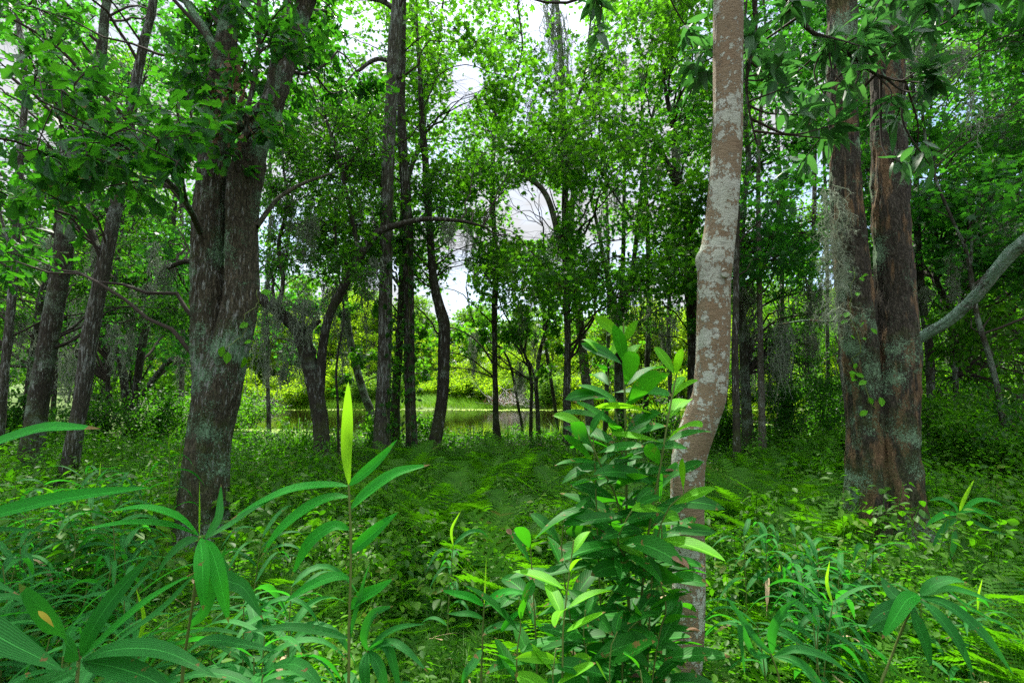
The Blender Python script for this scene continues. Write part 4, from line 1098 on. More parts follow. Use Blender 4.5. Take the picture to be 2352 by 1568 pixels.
# duckweed afloat by both shores
def duckweed():
    r = np.random.default_rng(9); g = Geo()
    xs, ys = [], []
    for cx, cy, rx, ry, n in ((0, 43.2, 34, .9, 9000), (-9.0, 20.4, 2.2, 1.4, 7000), (-11.5, 22.5, 3.5, 1.0, 3000), (-.3, 20.1, 2.4, .8, 3500), (3.5, 42.0, 6, .5, 1500), (11, 26, 3, .8, 2500), (-4, 20.3, 2.0, .5, 1500)):
        a = r.uniform(0, 6.28, n); q = np.sqrt(r.uniform(0, 1, n))
        xs.append(cx + rx * q * np.cos(a)); ys.append(cy + ry * q * np.sin(a))
    x, y = np.concatenate(xs), np.concatenate(ys); n = len(x)
    k = vnoise(np.stack([x * .8, y * 1.6, 0 * x], -1), 2) > -.25
    x, y = x[k], y[k]; n = len(x)
    s = r.uniform(.06, .16, n) * (y / 24) ** .8
    scatter(g, T_DIAM, np.stack([x, y, WATER_Z + .006 + r.uniform(0, .012, n)], -1), np.stack([r.normal(size=n), r.normal(size=n), 0 * x], -1), np.array([0, 0, 1.]) + r.normal(size=(n, 3)) * .03, s, 1.8, 0, 3)
    tag(g.build('duckweed', M['weed']), kind='stuff')
duckweed()
# ------------------------------------------------------------------ ground cover (nobody could count it)
def in_view(n, y0, y1, sd, pw=1.0, spread=1.12, mask=None):
    r = np.random.default_rng(sd)
    u = r.uniform(0, 1, n); y = y0 * (y1 / y0) ** (u ** pw)
    x = r.uniform(-1, 1, n) * (y * spread + .6)
    wet = G(x, y) < WATER_Z + .03
    k = ~wet
    return x[k], y[k]
def dens(x, y, f, s):
    return vnoise(np.stack([x * f, y * f, 0 * x], -1), s)
def lanes(x, y):      # where the ground is barer: round the foot of the double trunk and under the near canes
    b = TREES['double'].base
    return np.maximum(np.exp(-(((x - b[0]) / 1.15) ** 2 + ((y - b[1] + .45) / .7) ** 2)), np.exp(-(((x + .60 * y) / .40) ** 2 + ((y - 3.9) / .8) ** 4)))
r = np.random.default_rng(31)
def grass_tufts():
    r = np.random.default_rng(33)
    X, Y = in_view(15500, 1.6, 18.5, 32)
    k = (dens(X, Y, .8, 41) + .5 * dens(X, Y, 2.7, 42) > -.40) & (r.uniform(size=len(X)) > lanes(X, Y) * .95)
    X, Y = X[k], Y[k]; n = len(X); m = 15
    tall = .55 + .75 * sstep(-.5, .8, dens(X, Y, 1.1, 45)) + .25 * (Y > 9)
    pl = np.clip(.5 + .5 * dens(X, Y, 2.0, 46) + r.normal(size=n) * .22, 0, 1)
    px, py = np.repeat(X, m) + r.normal(size=n * m) * .018, np.repeat(Y, m) + r.normal(size=n * m) * .018
    a = r.uniform(0, 6.28, n * m); lean = r.uniform(.15, 1.1, n * m)
    d = np.stack([np.cos(a) * lean, np.sin(a) * lean, np.ones(n * m)], -1)
    H = r.uniform(.12, .36, n * m) * np.repeat(tall, m)
    g = Geo(); scatter(g, T_BLADE, np.stack([px, py, G(px, py) - .02], -1), d, -np.stack([np.cos(a), np.sin(a), .3 + 0 * a], -1), H, (.0045 + .0006 * py) / H, 0, 33, np.repeat(pl, m))
    tag(g.build('grass', M['grass']), kind='stuff')
grass_tufts()
X, Y = in_view(9000, 15, 19.5, 34)
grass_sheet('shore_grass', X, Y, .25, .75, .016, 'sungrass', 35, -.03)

def herbs():
    r = np.random.default_rng(36)
    X, Y = in_view(44000, 1.9, 19.4, 37, .9)
    k = (dens(X, Y, .6, 43) + .6 * dens(X, Y, 1.9, 44) > -.25) & (r.uniform(size=len(X)) > lanes(X, Y) * .9)
    X, Y = X[k], Y[k]; n = len(X); m = 7
    H = r.uniform(.04, .26, n) * (.6 + 1.3 * sstep(-.2, .7, dens(X, Y, .9, 55)) + .35 * (Y > 8))
    pl = np.clip(.5 + .4 * dens(X, Y, 1.3, 56) + r.normal(size=n) * .25, 0, 1)
    px = np.repeat(X, m); py = np.repeat(Y, m); h = np.repeat(H, m)
    a = r.uniform(0, 6.28, n * m); off = r.uniform(0, .09, n * m) * (1 + h * 2)
    pos = np.stack([px + off * np.cos(a), py + off * np.sin(a), G(px, py) + h * r.uniform(.35, 1, n * m)], -1)
    d = np.stack([np.cos(a), np.sin(a), r.normal(size=n * m) * .35], -1)
    nr = np.array([0, 0, 1.]) + r.normal(size=(n * m, 3)) * .4
    g = Geo(); scatter(g, T_OVAL, pos, d, nr, r.uniform(.018, .048, n * m) * (1 + .5 * (py > 8)), 1.15, 0, 38, np.repeat(pl, m))
    tag(g.build('ground_cover', M['herb']), kind='stuff')
herbs()
def small_ferns():
    r = np.random.default_rng(46)
    X, Y = in_view(9500, 1.8, 16, 47, .9)
    k = (dens(X, Y, .7, 48) > -.3) & (r.uniform(size=len(X)) > lanes(X, Y) * .6)
    k |= (X > .35 * Y) & (Y < 5)
    X, Y = X[k], Y[k]; n = len(X)
    pl = np.clip(.5 + .5 * dens(X, Y, .9, 57) + r.normal(size=n) * .25, 0, 1)
    m = 4; px, py = np.repeat(X, m), np.repeat(Y, m); a = r.uniform(0, 6.28, n * m)
    d = np.stack([np.cos(a), np.sin(a), r.uniform(.5, 1.6, n * m)], -1)
    g = Geo(); scatter(g, T_FROND_S, np.stack([px, py, G(px, py)], -1), d, np.array([0, 0, 1.]) + .0 * d, r.uniform(.13, .36, n * m) * np.repeat(r.uniform(.6, 1.3, n) * (1 + .45 * (Y > 5)), m), 1.0, 0, 49, np.repeat(pl, m))
    tag(g.build('fern_cover', M['fern']), kind='stuff')
small_ferns()
def litter():
    r = np.random.default_rng(51)
    X, Y = in_view(9000, 1.8, 10, 52)
    n = len(X); pos = np.stack([X, Y, G(X, Y) + r.uniform(.004, .03, n)], -1)
    g = Geo(); scatter(g, T_OAK + T_OVAL, pos, np.stack([r.normal(size=n), r.normal(size=n), .2 * r.normal(size=n)], -1), np.array([0, 0, 1.]) + r.normal(size=(n, 3)) * .3, r.uniform(.04, .11, n), 1.1, 0, 53)
    tag(g.build('leaf_litter', M['dead']), kind='stuff')
litter()
def dry_blades():
    r = np.random.default_rng(63); X, Y = in_view(420, 1.9, 7, 64); n = len(X)
    a = r.uniform(0, 6.28, n)
    pos = np.stack([X, Y, G(X, Y) + r.uniform(.03, .26, n)], -1)
    g = Geo(); scatter(g, T_BLADE, pos, np.stack([np.cos(a), np.sin(a), r.normal(size=n) * .3 - .2], -1), np.array([0, 0, 1.]) + r.normal(size=(n, 3)) * .5, r.uniform(.07, .2, n), .1, 0, 65)
    tag(g.build('dry_leaf_litter', M['tancane']), kind='stuff')
dry_blades()

def seedlings():
    r = np.random.default_rng(58)
    X, Y = in_view(4800, 3.2, 18.5, 59, .9)
    side = np.abs(X / Y - .05)
    k = (dens(X, Y, .55, 60) + .35 * dens(X, Y, 1.7, 61) + .5 * (side > .38) > -.18) & (r.uniform(size=len(X)) > lanes(X, Y))
    X, Y, side = X[k], Y[k], side[k]; n = len(X); m = 22
    H = r.uniform(.18, .55, n) * (1 + .35 * (side > .4))
    pl = np.clip(.5 + r.normal(size=n) * .3, 0, 1)
    a0 = r.uniform(0, 6.28, n); ln = r.uniform(0, .35, n)
    t = np.tile(np.linspace(.3, 1, m), n)
    rp = lambda q: np.repeat(q, m)
    a = r.uniform(0, 6.28, n * m); off = r.uniform(.01, .10, n * m) * (1.3 - t * .6)
    px = rp(X) + rp(np.cos(a0) * ln * H) * t + off * np.cos(a); py = rp(Y) + rp(np.sin(a0) * ln * H) * t + off * np.sin(a)
    pos = np.stack([px, py, rp(G(X, Y)) + rp(H) * t], -1)
    d = np.stack([np.cos(a), np.sin(a), r.normal(size=n * m) * .4 - .1], -1)
    g = Geo(); scatter(g, T_OVAL, pos, d, np.array([0, 0, 1.]) + r.normal(size=(n * m, 3)) * .35, r.uniform(.035, .085, n * m) * rp(r.uniform(.7, 1.3, n)), 1.1, 0, 62, rp(pl))
    for x, y, h, q, l in zip(X, Y, H, a0, ln):
        z = float(G(x, y)); tube(g, np.array([[x, y, z - .02], [x + math.cos(q) * l * h * .5, y + math.sin(q) * l * h * .5, z + h * .5], [x + math.cos(q) * l * h, y + math.sin(q) * l * h, z + h]]), [.004, .003, .002], 3)
    tag(g.build('undergrowth', M['herb']), kind='stuff')
seedlings()

# ------------------------------------------------------------------ understory bushes
def bush_at(px, py, d, h, w, n, size, leaf, tmpl, label, sd, name='bush'):
    c = W(px, py, d); c[2] = float(G(c[0], c[1]))
    o = proto_bush(name, label, leaf, tmpl, h, w, n, size, sd, None)
    o.location = c
for i, q in enumerate((
    (565, 950, 25, 2.0, 1.8, 2600, .12, 'far', T_OVAL, 'green bush on the pond shore just right of the forked oak trunk'),
    (500, 945, 27, 2.6, 2.2, 2600, .12, 'far', T_OVAL, 'shore bush half hidden behind the forked oak trunk'),
    (345, 985, 12.2, 1.5, 1.1, 3400, .075, 'fine', T_OVAL, 'dark round leaved bush at the foot of the three stemmed tree'),
    (215, 985, 12.5, 1.6, 1.0, 3000, .075, 'fine', T_OVAL, 'dark bush between the broad mossy trunk and the three stemmed tree'),
    (20, 1000, 10.5, 1.5, 1.2, 3000, .08, 'fine', T_OVAL, 'dark bush low at the left edge behind the broad mossy trunk'),
    (408, 980, 13.0, 1.2, 1.0, 2600, .075, 'herb', T_OVAL, 'green bush showing just left of the forked oak trunk'),
    (865, 985, 12.6, 1.1, .6, 1300, .09, 'star', T_OVAL, 'leafy bush at the foot of the tallest flecked trunk'),
    (975, 985, 13.4, .9, .6, 1100, .09, 'star', T_OVAL, 'bright leafy bush between the ivied trunk and the S bend trunk'),
    (1800, 1010, 11.5, 1.7, 1.1, 3200, .075, 'fine', T_OVAL, 'dark tangled bush right of the straight pale brown trunk'),
    (1885, 1000, 12.5, 2.2, 1.3, 3800, .075, 'fine', T_OVAL, 'tall dark bush left of the massive double trunk'),
    (1660, 1010, 11.8, 1.2, .8, 2200, .08, 'herb', T_OVAL, 'green bush behind the bend of the tan trunk'),
    (2200, 1060, 8.5, 1.4, 1.0, 3200, .075, 'herb', T_OVAL, 'green bush right of the massive double trunk, under its limb'),
    (2290, 1090, 7.2, 1.3, .9, 3200, .07, 'herb', T_OVAL, 'broad green bush by the slender crooked trunk at the right edge'),
    (2400, 1100, 7.0, 1.8, 1.0, 3000, .07, 'fine', T_OVAL, 'dark bush cut by the right edge of the photo'),
    (1920, 1040, 9.0, .9, .6, 1500, .07, 'herb', T_OVAL, 'low bush touching the left foot of the massive double trunk'),
    (2180, 960, 13.5, 2.4, 1.6, 3600, .085, 'far', T_OVAL, 'pale green bush lit behind the trunk under the lichen covered limb'),
    (1500, 985, 13.0, 1.3, 1.0, 2000, .085, 'fine', T_OVAL, 'dark bush behind the top of the leafy shrub'),
)):
    bush_at(*q[:9], q[9], 700 + i)

# tall reeds by the water
def reeds(px, py, d, n, h, w, label, sd, mat='grass'):
    r = np.random.default_rng(sd); c = W(px, py, d); c[2] = float(G(c[0], c[1]))
    root = thing('reed_clump', c, label, 'reeds')
    a = r.uniform(0, 6.28, n); q = np.abs(r.normal(size=n)) * w * .4
    pos = np.stack([q * np.cos(a), q * np.sin(a), np.zeros(n) - .05], -1)
    d_ = np.stack([np.cos(a) * r.uniform(.05, .6, n), np.sin(a) * r.uniform(.05, .6, n), np.ones(n)], -1)
    H = h * r.uniform(.5, 1.1, n)
    g = Geo(); scatter(g, T_BLADE, pos, d_, -np.stack([np.cos(a), np.sin(a), .2 + 0 * a], -1), H, .017 / H, 0, sd)
    g.build('foliage', M[mat], root)
reeds(690, 1010, 10.5, 170, 1.15, .55, 'tall clump of dark green reeds left of the arching trunk', 1)
reeds(640, 1025, 10.2, 120, .9, .6, 'lower reed clump right of the forked oak trunk', 2)
reeds(775, 1015, 12, 90, 1.15, .5, 'thin reed clump between the arching trunk and the tallest trunk', 3)
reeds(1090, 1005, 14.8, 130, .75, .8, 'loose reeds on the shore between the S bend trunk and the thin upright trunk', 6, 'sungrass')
reeds(1290, 1005, 14.6, 130, .8, .7, 'loose reeds on the shore under the moss topped slim trunk', 7)
reeds(1175, 1010, 14.2, 120, .7, .6, 'reed clump at the water edge right of the thin upright trunk', 4)
reeds(1600, 1010, 12.5, 120, .7, .5, 'reed clump behind the bend of the tan trunk', 5, 'grass')

# ------------------------------------------------------------------ hanging moss
def moss(px, py, lpx, rpx, d, n, label, sd, fuzz=False):
    r = np.random.default_rng(1000 + sd); c = W(px, py, d); s = PROJ(c[None])[2][0] / F
    L, R_ = lpx * s, rpx * s
    g = Geo(); S = 7
    for k in range(n):
        a = r.uniform(0, 6.28); q = R_ * math.sqrt(r.uniform())
        p = c + np.array([q * math.cos(a), q * math.sin(a) * .7, -L * .55 * r.uniform() ** 1.5 + .03])
        if fuzz: p[2] = c[2] - L * .92 * r.uniform(); p[0] = c[0] + q * math.cos(a) * (1.25 - abs(p[2] - c[2]) / L)
        l = (r.uniform(.10, .3) if fuzz else L * r.uniform(.2, .6)) * (1 - .45 * (q / max(R_, 1e-4)) ** 2)
        t = np.linspace(0, 1, S)
        wob = np.cumsum(r.normal(size=(S, 2)) * .026 * (L ** .5), axis=0)
        C = np.stack([p[0] + wob[:, 0] - (p[0] - c[0]) * .35 * t, p[1] + wob[:, 1] - (p[1] - c[1]) * .35 * t, p[2] - l * t], -1)
        e = r.uniform(0, 3.14); side = np.array([math.cos(e), math.sin(e), 0])
        hw = (.0016 + .00075 * d) * (1 - .75 * t)[:, None] * r.uniform(.6, 1.3)
        V = np.stack([C - side * hw, C + side * hw], 1).reshape(-1, 3)
        lp = np.array([[2 * i, 2 * i + 1, 2 * i + 3, 2 * i + 2] for i in range(S - 1)]).ravel()
        g.add(V, lp, np.full(S - 1, 4))
        m = 44 if fuzz else 16                                           # curled side threads
        tt = r.uniform(.02, .95, m); pp = np.stack([np.interp(tt, t, C[:, j]) for j in range(3)], -1)
        dd = rvec(m, r) + np.array([0, 0, -.7])
        scatter(g, T_DIAM, pp, dd, rvec(m, r), r.uniform(.03, .09, m) * (d / 10) ** .4, .06 if fuzz else .17 + .012 * d, 0, k)
    o = g.build('spanish_moss', M['moss'], None, c)
    tag(o, label, 'moss', 'moss strands in the ' + label.split('strand in the ')[-1] if label.startswith('wispy moss') else 'grey moss hanging in the trees')
MOSS = [
    (700, 690, 170, 36, 8.8, 70, 'widest grey moss curtain, on the crook of the arching trunk'),
    (640, 680, 120, 24, 8.8, 36, 'moss hanging from the arching limb, left of the widest curtain'),
    (610, 700, 250, 14, 9.2, 26, 'long thin moss strand nearest the right side of the forked oak'),
    (655, 790, 150, 18, 9.6, 24, 'moss tuft hanging low over the pond left of the arching trunk'),
    (690, 770, 180, 12, 10.0, 20, 'long moss strand hanging in front of the far bank beside the arching trunk'),
    (760, 650, 160, 26, 9.6, 34, 'moss hanging between the arching trunk and its upright branch'),
    (790, 740, 150, 12, 10.5, 18, 'thin moss strand left of the tallest flecked trunk'),
    (860, 590, 120, 18, 9.0, 24, 'moss on the raised branch beside the tallest flecked trunk'),
    (705, 500, 140, 34, 8.6, 40, 'moss drape high in the dark oak leaves above the arching trunk'),
    (1030, 512, 75, 16, 9.0, 22, 'moss hanging from the thin branch tip right of the S bend trunk'),
    (1075, 515, 120, 10, 9.2, 14, 'short moss strand against the sky left of the thin upright trunk'),
    (1125, 560, 130, 14, 12.8, 22, 'moss clinging to the thin upright trunk'),
    (1283, 30, 330, 22, 11.8, 60, 'long moss sheet down the top of the draped slim trunk'),
    (1265, -20, 180, 20, 11.6, 36, 'moss hanging against the sky left of the draped slim trunk'),
    (1372, 150, 150, 12, 12, 26, 'single grey moss tassel right of the draped slim trunk'),
    (1345, 230, 150, 12, 12, 20, 'moss strand hanging beside the draped slim trunk, below its fork'),
    (1410, 400, 130, 14, 13, 24, 'moss tassel hanging before the many stemmed tree'),
    (1218, 230, 70, 14, 12, 16, 'small moss tuft under the bent tip of the thin upright trunk'),
    (1275, 520, 120, 20, 12.2, 28, 'moss below the pale bare limb beside the sky gap'),
    (1460, 620, 220, 26, 13.6, 50, 'moss curtain hung in the many stemmed tree'),
    (1520, 700, 160, 24, 13, 36, 'moss hanging in dark leaves left of the tan trunk'),
    (1908, 425, 330, 24, 4.5, 75, 'broad pale moss fleece on the left side of the massive double trunk'),
    (1890, 640, 120, 14, 10, 20, 'moss strand hanging just left of the massive double trunk'),
    (1800, 740, 190, 18, 9.6, 40, 'hanging moss column between the pale brown trunk and the double trunk'),
    (1850, 760, 140, 24, 12, 36, 'moss hung in the dark shade left of the double trunk'),
    (1722, 660, 170, 20, 10.6, 36, 'moss on the second trunk right of the tan trunk'),
    (1770, 820, 160, 18, 11.5, 30, 'low moss in the shade behind the pale brown trunk'),
    (380, 600, 130, 24, 9.0, 34, 'moss hanging from the left end of the arching limb'),
    (350, 640, 170, 12, 11, 20, 'thin moss strand between the leaning trunk and the forked oak'),
    (225, 560, 110, 16, 7.4, 22, 'moss tuft on the short branch of the slender leaning trunk'),
    (300, 760, 120, 12, 12.6, 18, 'moss on the left stem of the three stemmed tree'),
    (160, 800, 170, 18, 10, 28, 'moss hanging behind the broad mossy trunk'),
    (50, 720, 160, 18, 9.4, 28, 'moss beside the thin trunk at the left edge'),
    (420, 800, 100, 16, 12.6, 22, 'moss under the slanting branch beside the forked oak'),
    (1090, 760, 90, 12, 14.5, 16, 'small moss tuft over the water left of the thin upright trunk'),
    (1195, 830, 110, 12, 14.4, 20, 'moss on the spindly sapling by the water'),
    (2090, 90, 130, 14, 5.0, 24, 'moss at the top right of the massive double trunk'),
    (2190, 110, 90, 26, 6.5, 26, 'moss tuft in bright leaves at the upper right'),
    (2130, 660, 70, 14, 9, 18, 'moss tuft on the trunk under the lichen covered limb'),
    (669, 459, 121, 6, 8.7, 13, 'wispy moss strand in the dark oak leaves above the arching trunk'),
    (839, 662, 169, 6, 9.8, 12, 'wispy moss strand in the dark oak leaves above the arching trunk'),
    (653, 460, 97, 12, 10.6, 17, 'wispy moss strand in the dark oak leaves above the arching trunk'),
    (810, 486, 110, 10, 10.3, 18, 'wispy moss strand in the dark oak leaves above the arching trunk'),
    (830, 455, 148, 10, 9.8, 10, 'wispy moss strand in the dark oak leaves above the arching trunk'),
    (728, 455, 191, 11, 9.9, 12, 'wispy moss strand in the dark oak leaves above the arching trunk'),
    (837, 595, 184, 11, 9.8, 13, 'wispy moss strand in the dark oak leaves above the arching trunk'),
    (759, 555, 90, 7, 10.5, 9, 'wispy moss strand in the dark oak leaves above the arching trunk'),
    (621, 611, 106, 9, 9.7, 12, 'wispy moss strand in the dark oak leaves above the arching trunk'),
    (859, 486, 123, 6, 10.1, 12, 'wispy moss strand in the dark oak leaves above the arching trunk'),
    (698, 646, 111, 9, 10.8, 10, 'wispy moss strand in the dark oak leaves above the arching trunk'),
    (625, 496, 169, 9, 9.1, 12, 'wispy moss strand in the dark oak leaves above the arching trunk'),
    (654, 563, 75, 10, 10.7, 19, 'wispy moss strand in the dark oak leaves above the arching trunk'),
    (793, 708, 72, 7, 10.9, 17, 'wispy moss strand in the dark oak leaves above the arching trunk'),
    (1406, 663, 150, 11, 12.2, 11, 'wispy moss strand in the bright crowns left of the tan trunk'),
    (1415, 147, 119, 12, 12.3, 9, 'wispy moss strand in the bright crowns left of the tan trunk'),
    (1311, 168, 171, 7, 12.2, 10, 'wispy moss strand in the bright crowns left of the tan trunk'),
    (1555, 331, 97, 5, 11.6, 10, 'wispy moss strand in the bright crowns left of the tan trunk'),
    (1475, 155, 75, 8, 12.1, 19, 'wispy moss strand in the bright crowns left of the tan trunk'),
    (1331, 398, 170, 8, 14.0, 14, 'wispy moss strand in the bright crowns left of the tan trunk'),
    (1362, 322, 74, 8, 12.1, 18, 'wispy moss strand in the bright crowns left of the tan trunk'),
    (1516, 379, 74, 7, 12.1, 11, 'wispy moss strand in the bright crowns left of the tan trunk'),
    (1360, 616, 88, 5, 13.8, 15, 'wispy moss strand in the bright crowns left of the tan trunk'),
    (1557, 317, 187, 10, 13.5, 17, 'wispy moss strand in the bright crowns left of the tan trunk'),
    (1428, 119, 97, 11, 13.7, 19, 'wispy moss strand in the bright crowns left of the tan trunk'),
    (1387, 480, 173, 10, 13.5, 14, 'wispy moss strand in the bright crowns left of the tan trunk'),
    (1470, 499, 104, 12, 13.9, 9, 'wispy moss strand in the bright crowns left of the tan trunk'),
    (1552, 675, 156, 5, 13.7, 10, 'wispy moss strand in the bright crowns left of the tan trunk'),
    (1551, 487, 77, 6, 13.1, 15, 'wispy moss strand in the bright crowns left of the tan trunk'),
    (1494, 653, 98, 5, 13.8, 9, 'wispy moss strand in the bright crowns left of the tan trunk'),
    (1874, 647, 175, 11, 12.6, 15, 'wispy moss strand in the shaded wood left of the massive double trunk'),
    (1874, 668, 157, 7, 12.6, 17, 'wispy moss strand in the shaded wood left of the massive double trunk'),
    (1789, 746, 73, 5, 11.6, 14, 'wispy moss strand in the shaded wood left of the massive double trunk'),
    (1871, 765, 88, 7, 12.2, 14, 'wispy moss strand in the shaded wood left of the massive double trunk'),
    (1692, 821, 177, 5, 11.4, 13, 'wispy moss strand in the shaded wood left of the massive double trunk'),
    (1855, 694, 100, 8, 12.9, 10, 'wispy moss strand in the shaded wood left of the massive double trunk'),
    (1714, 769, 185, 9, 11.0, 18, 'wispy moss strand in the shaded wood left of the massive double trunk'),
    (1853, 636, 184, 6, 10.6, 18, 'wispy moss strand in the shaded wood left of the massive double trunk'),
    (1778, 811, 91, 11, 10.1, 10, 'wispy moss strand in the shaded wood left of the massive double trunk'),
    (1793, 701, 140, 12, 12.0, 9, 'wispy moss strand in the shaded wood left of the massive double trunk'),
    (1755, 750, 133, 10, 11.2, 9, 'wispy moss strand in the shaded wood left of the massive double trunk'),
    (1741, 823, 116, 11, 13.0, 15, 'wispy moss strand in the shaded wood left of the massive double trunk'),
    (1196, 690, 110, 12, 13.4, 19, 'wispy moss strand in the leaves over the open water'),
    (1088, 762, 172, 9, 13.3, 10, 'wispy moss strand in the leaves over the open water'),
    (1223, 621, 156, 6, 12.2, 10, 'wispy moss strand in the leaves over the open water'),
    (1234, 569, 187, 7, 13.7, 12, 'wispy moss strand in the leaves over the open water'),
    (1180, 546, 122, 12, 12.5, 16, 'wispy moss strand in the leaves over the open water'),
    (1094, 604, 73, 5, 14.8, 18, 'wispy moss strand in the leaves over the open water'),
    (1232, 746, 193, 6, 13.8, 14, 'wispy moss strand in the leaves over the open water'),
    (266, 742, 168, 12, 8.5, 16, 'wispy moss strand in the woods left of the forked oak'),
    (303, 688, 150, 11, 9.2, 19, 'wispy moss strand in the woods left of the forked oak'),
    (206, 647, 186, 10, 9.2, 11, 'wispy moss strand in the woods left of the forked oak'),
    (177, 655, 199, 12, 9.6, 13, 'wispy moss strand in the woods left of the forked oak'),
    (354, 559, 123, 5, 8.7, 14, 'wispy moss strand in the woods left of the forked oak'),
    (309, 652, 117, 12, 10.5, 10, 'wispy moss strand in the woods left of the forked oak'),
    (84, 752, 198, 12, 10.4, 12, 'wispy moss strand in the woods left of the forked oak'),
    (92, 552, 98, 12, 11.6, 17, 'wispy moss strand in the woods left of the forked oak'),
    (113, 546, 108, 12, 8.7, 17, 'wispy moss strand in the woods left of the forked oak'),
    (2266, 404, 194, 7, 7.8, 10, 'wispy moss strand in the leaves at the right of the double trunk'),
    (2149, 136, 111, 5, 6.7, 19, 'wispy moss strand in the leaves at the right of the double trunk'),
    (2187, 582, 161, 10, 8.1, 19, 'wispy moss strand in the leaves at the right of the double trunk'),
    (2305, 494, 142, 10, 8.3, 15, 'wispy moss strand in the leaves at the right of the double trunk'),
    (2230, 200, 179, 8, 6.7, 10, 'wispy moss strand in the leaves at the right of the double trunk'),
    (2304, 253, 120, 10, 8.7, 12, 'wispy moss strand in the leaves at the right of the double trunk'),
]
for i, q in enumerate(MOSS): moss(*q[:5], int(q[5] * (1.0 if q[5] > 300 else 2.2)), q[6], i, q[4] < 4.9)

# ------------------------------------------------------------------ climbing leaves on trunks
def vine(key, poly, t0, t1, n, size, mat, label, sd, side=-1.57, spread=.7):
    t = TREES[key]; r = np.random.default_rng(sd); P = t.polys[poly]
    z = np.linspace(t0, t1, 24); i = np.array([int(np.argmin(np.abs(P[:, 2] - q))) for q in z])
    a = side + np.cumsum(r.normal(size=24) * .13)
    C = P[i, :3] + np.stack([np.cos(a), np.sin(a), 0 * a], -1) * (P[i, 3] * 1.10 + .012)[:, None]
    C[:, 2] = z
    base = C[0].copy()
    root = thing('climbing_vine', base, label, 'vine')
    g = Geo(); tube(g, C, np.full(24, .004), 5); g.build('stem', M['stem'], root, base)
    k = r.integers(0, 24, n); aa = a[k] + r.normal(size=n) * spread
    out = np.stack([np.cos(aa), np.sin(aa), 0 * aa], -1)
    pos = P[i[k], :3] + out * (P[i[k], 3] * 1.1 + r.uniform(.015, .06, n))[:, None]; pos[:, 2] = z[k] + r.normal(size=n) * .03
    lf = Geo(); scatter(lf, T_OVAL, pos, out * .5 + rvec(n, r) * .6 + np.array([0, 0, -.4]), out + np.array([0, 0, .6]), size * r.uniform(.6, 1.2, n), 1.3, 0, sd)
    lf.build('foliage', M[mat], root, base)
vine('ivied', 0, .2, 5.0, 190, .12, 'fine', 'dark leaved vine climbing the straight brown trunk', 1, -1.57, 1.1)
vine('tall', 0, .4, 5.2, 90, .12, 'fine', 'dark leaved vine up the right side of the tallest flecked trunk', 2, -.5, .5)
vine('double', 0, 1.3, 2.6, 22, .075, 'lime', 'light green vine on the left stem of the massive double trunk', 3, -2.0, .35)
vine('double', 1, .15, 1.4, 16, .06, 'lime', 'few leaved vine low on the right stem of the massive double trunk', 4, -1.75, .5)
vine('forked', 0, .2, 1.0, 16, .05, 'herb', 'tiny leaved creeper at the left foot of the forked oak', 5, -2.3, .4)
vine('forked', 1, 1.75, 2.4, 7, .10, 'lime', 'few bright oak sprouts on the right stem of the forked oak', 6, -1.3, .4)
vine('behind', 0, .2, 2.6, 60, .10, 'star', 'leafy vine around the half hidden brown trunk', 7, -1.2, 1.0)
# ------------------------------------------------------------------ broad-leaved canes
def cane_leaves(g, root_p, az, L, w, r, up=.55, droop=1.0, mat=0):
    s = np.linspace(0, 1, 7)[:, None]
    o = np.array([math.cos(az), math.sin(az), 0.0])
    P = root_p + o * (L * (s * .95 - .12 * droop * s ** 2)) + np.array([0, 0, 1.0]) * L * (up * s - droop * .75 * s ** 2.1)
    P = P + np.cross(o, [0, 0, 1.0]) * L * .12 * r.normal() * s ** 2
    blade(g, P, w, nz(np.array([0, 0, 1.0]) - o * .2 + r.normal(size=3) * .22), 9, .28, mat, r.uniform(.28, .4), r.normal() * .35)
def cane(x, y, h, n, label, group, sd, leafL=(.24, .40), leafW=(.028, .046), mat='cane', lean=.12, bare=.35, spear=.07, name='cane_plant'):
    r = np.random.default_rng(sd)
    c = np.array([x, y, float(G(x, y))])
    root = thing(name, c, label, 'cane plant', group)
    a0 = r.uniform(0, 6.28); ln = np.array([math.cos(a0), math.sin(a0), 0]) * lean * h * r.uniform(.2, 1)
    P = spline(np.array([[0, 0, -.05], ln * .25 + [0, 0, h * .5], ln + [0, 0, h]]), 10)
    st, g = Geo(), Geo()
    tube(st, P, np.linspace(.0048, .0022, 10), 6)
    az = r.uniform(0, 6.28)
    for k in range(n):
        t = bare + (1 - bare) * (k / max(1, n - 1)) ** .7
        p = np.array([np.interp(t, np.linspace(0, 1, 10), P[:, j]) for j in range(3)])
        az += math.pi + r.normal() * .55
        cane_leaves(g, p, az, r.uniform(*leafL), r.uniform(*leafW), r, r.uniform(.35, .95), r.uniform(.7, 1.35))
    st.build('stem', M['stem'], root)
    g.build('foliage', M[mat], root)
    if r.uniform() < spear:
        s = Geo(); tip = P[-1]
        Q = np.array([tip, tip + [r.normal() * .02, r.normal() * .02, .09], tip + [r.normal() * .05, r.normal() * .05, .2]])
        blade(s, Q, .016, (0, -1, .2), 7, .6); tag(s.build('spear_leaf', M['canelime'], root), label='rolled pale green leaf spear')
    if r.uniform() < .12:
        s = Geo(); cane_leaves(s, P[6], r.uniform(0, 6.28), .22, .025, r, .2, 1.4)
        tag(s.build('dry_leaf', M['tancane'], root), label='dry tan leaf')
    return root

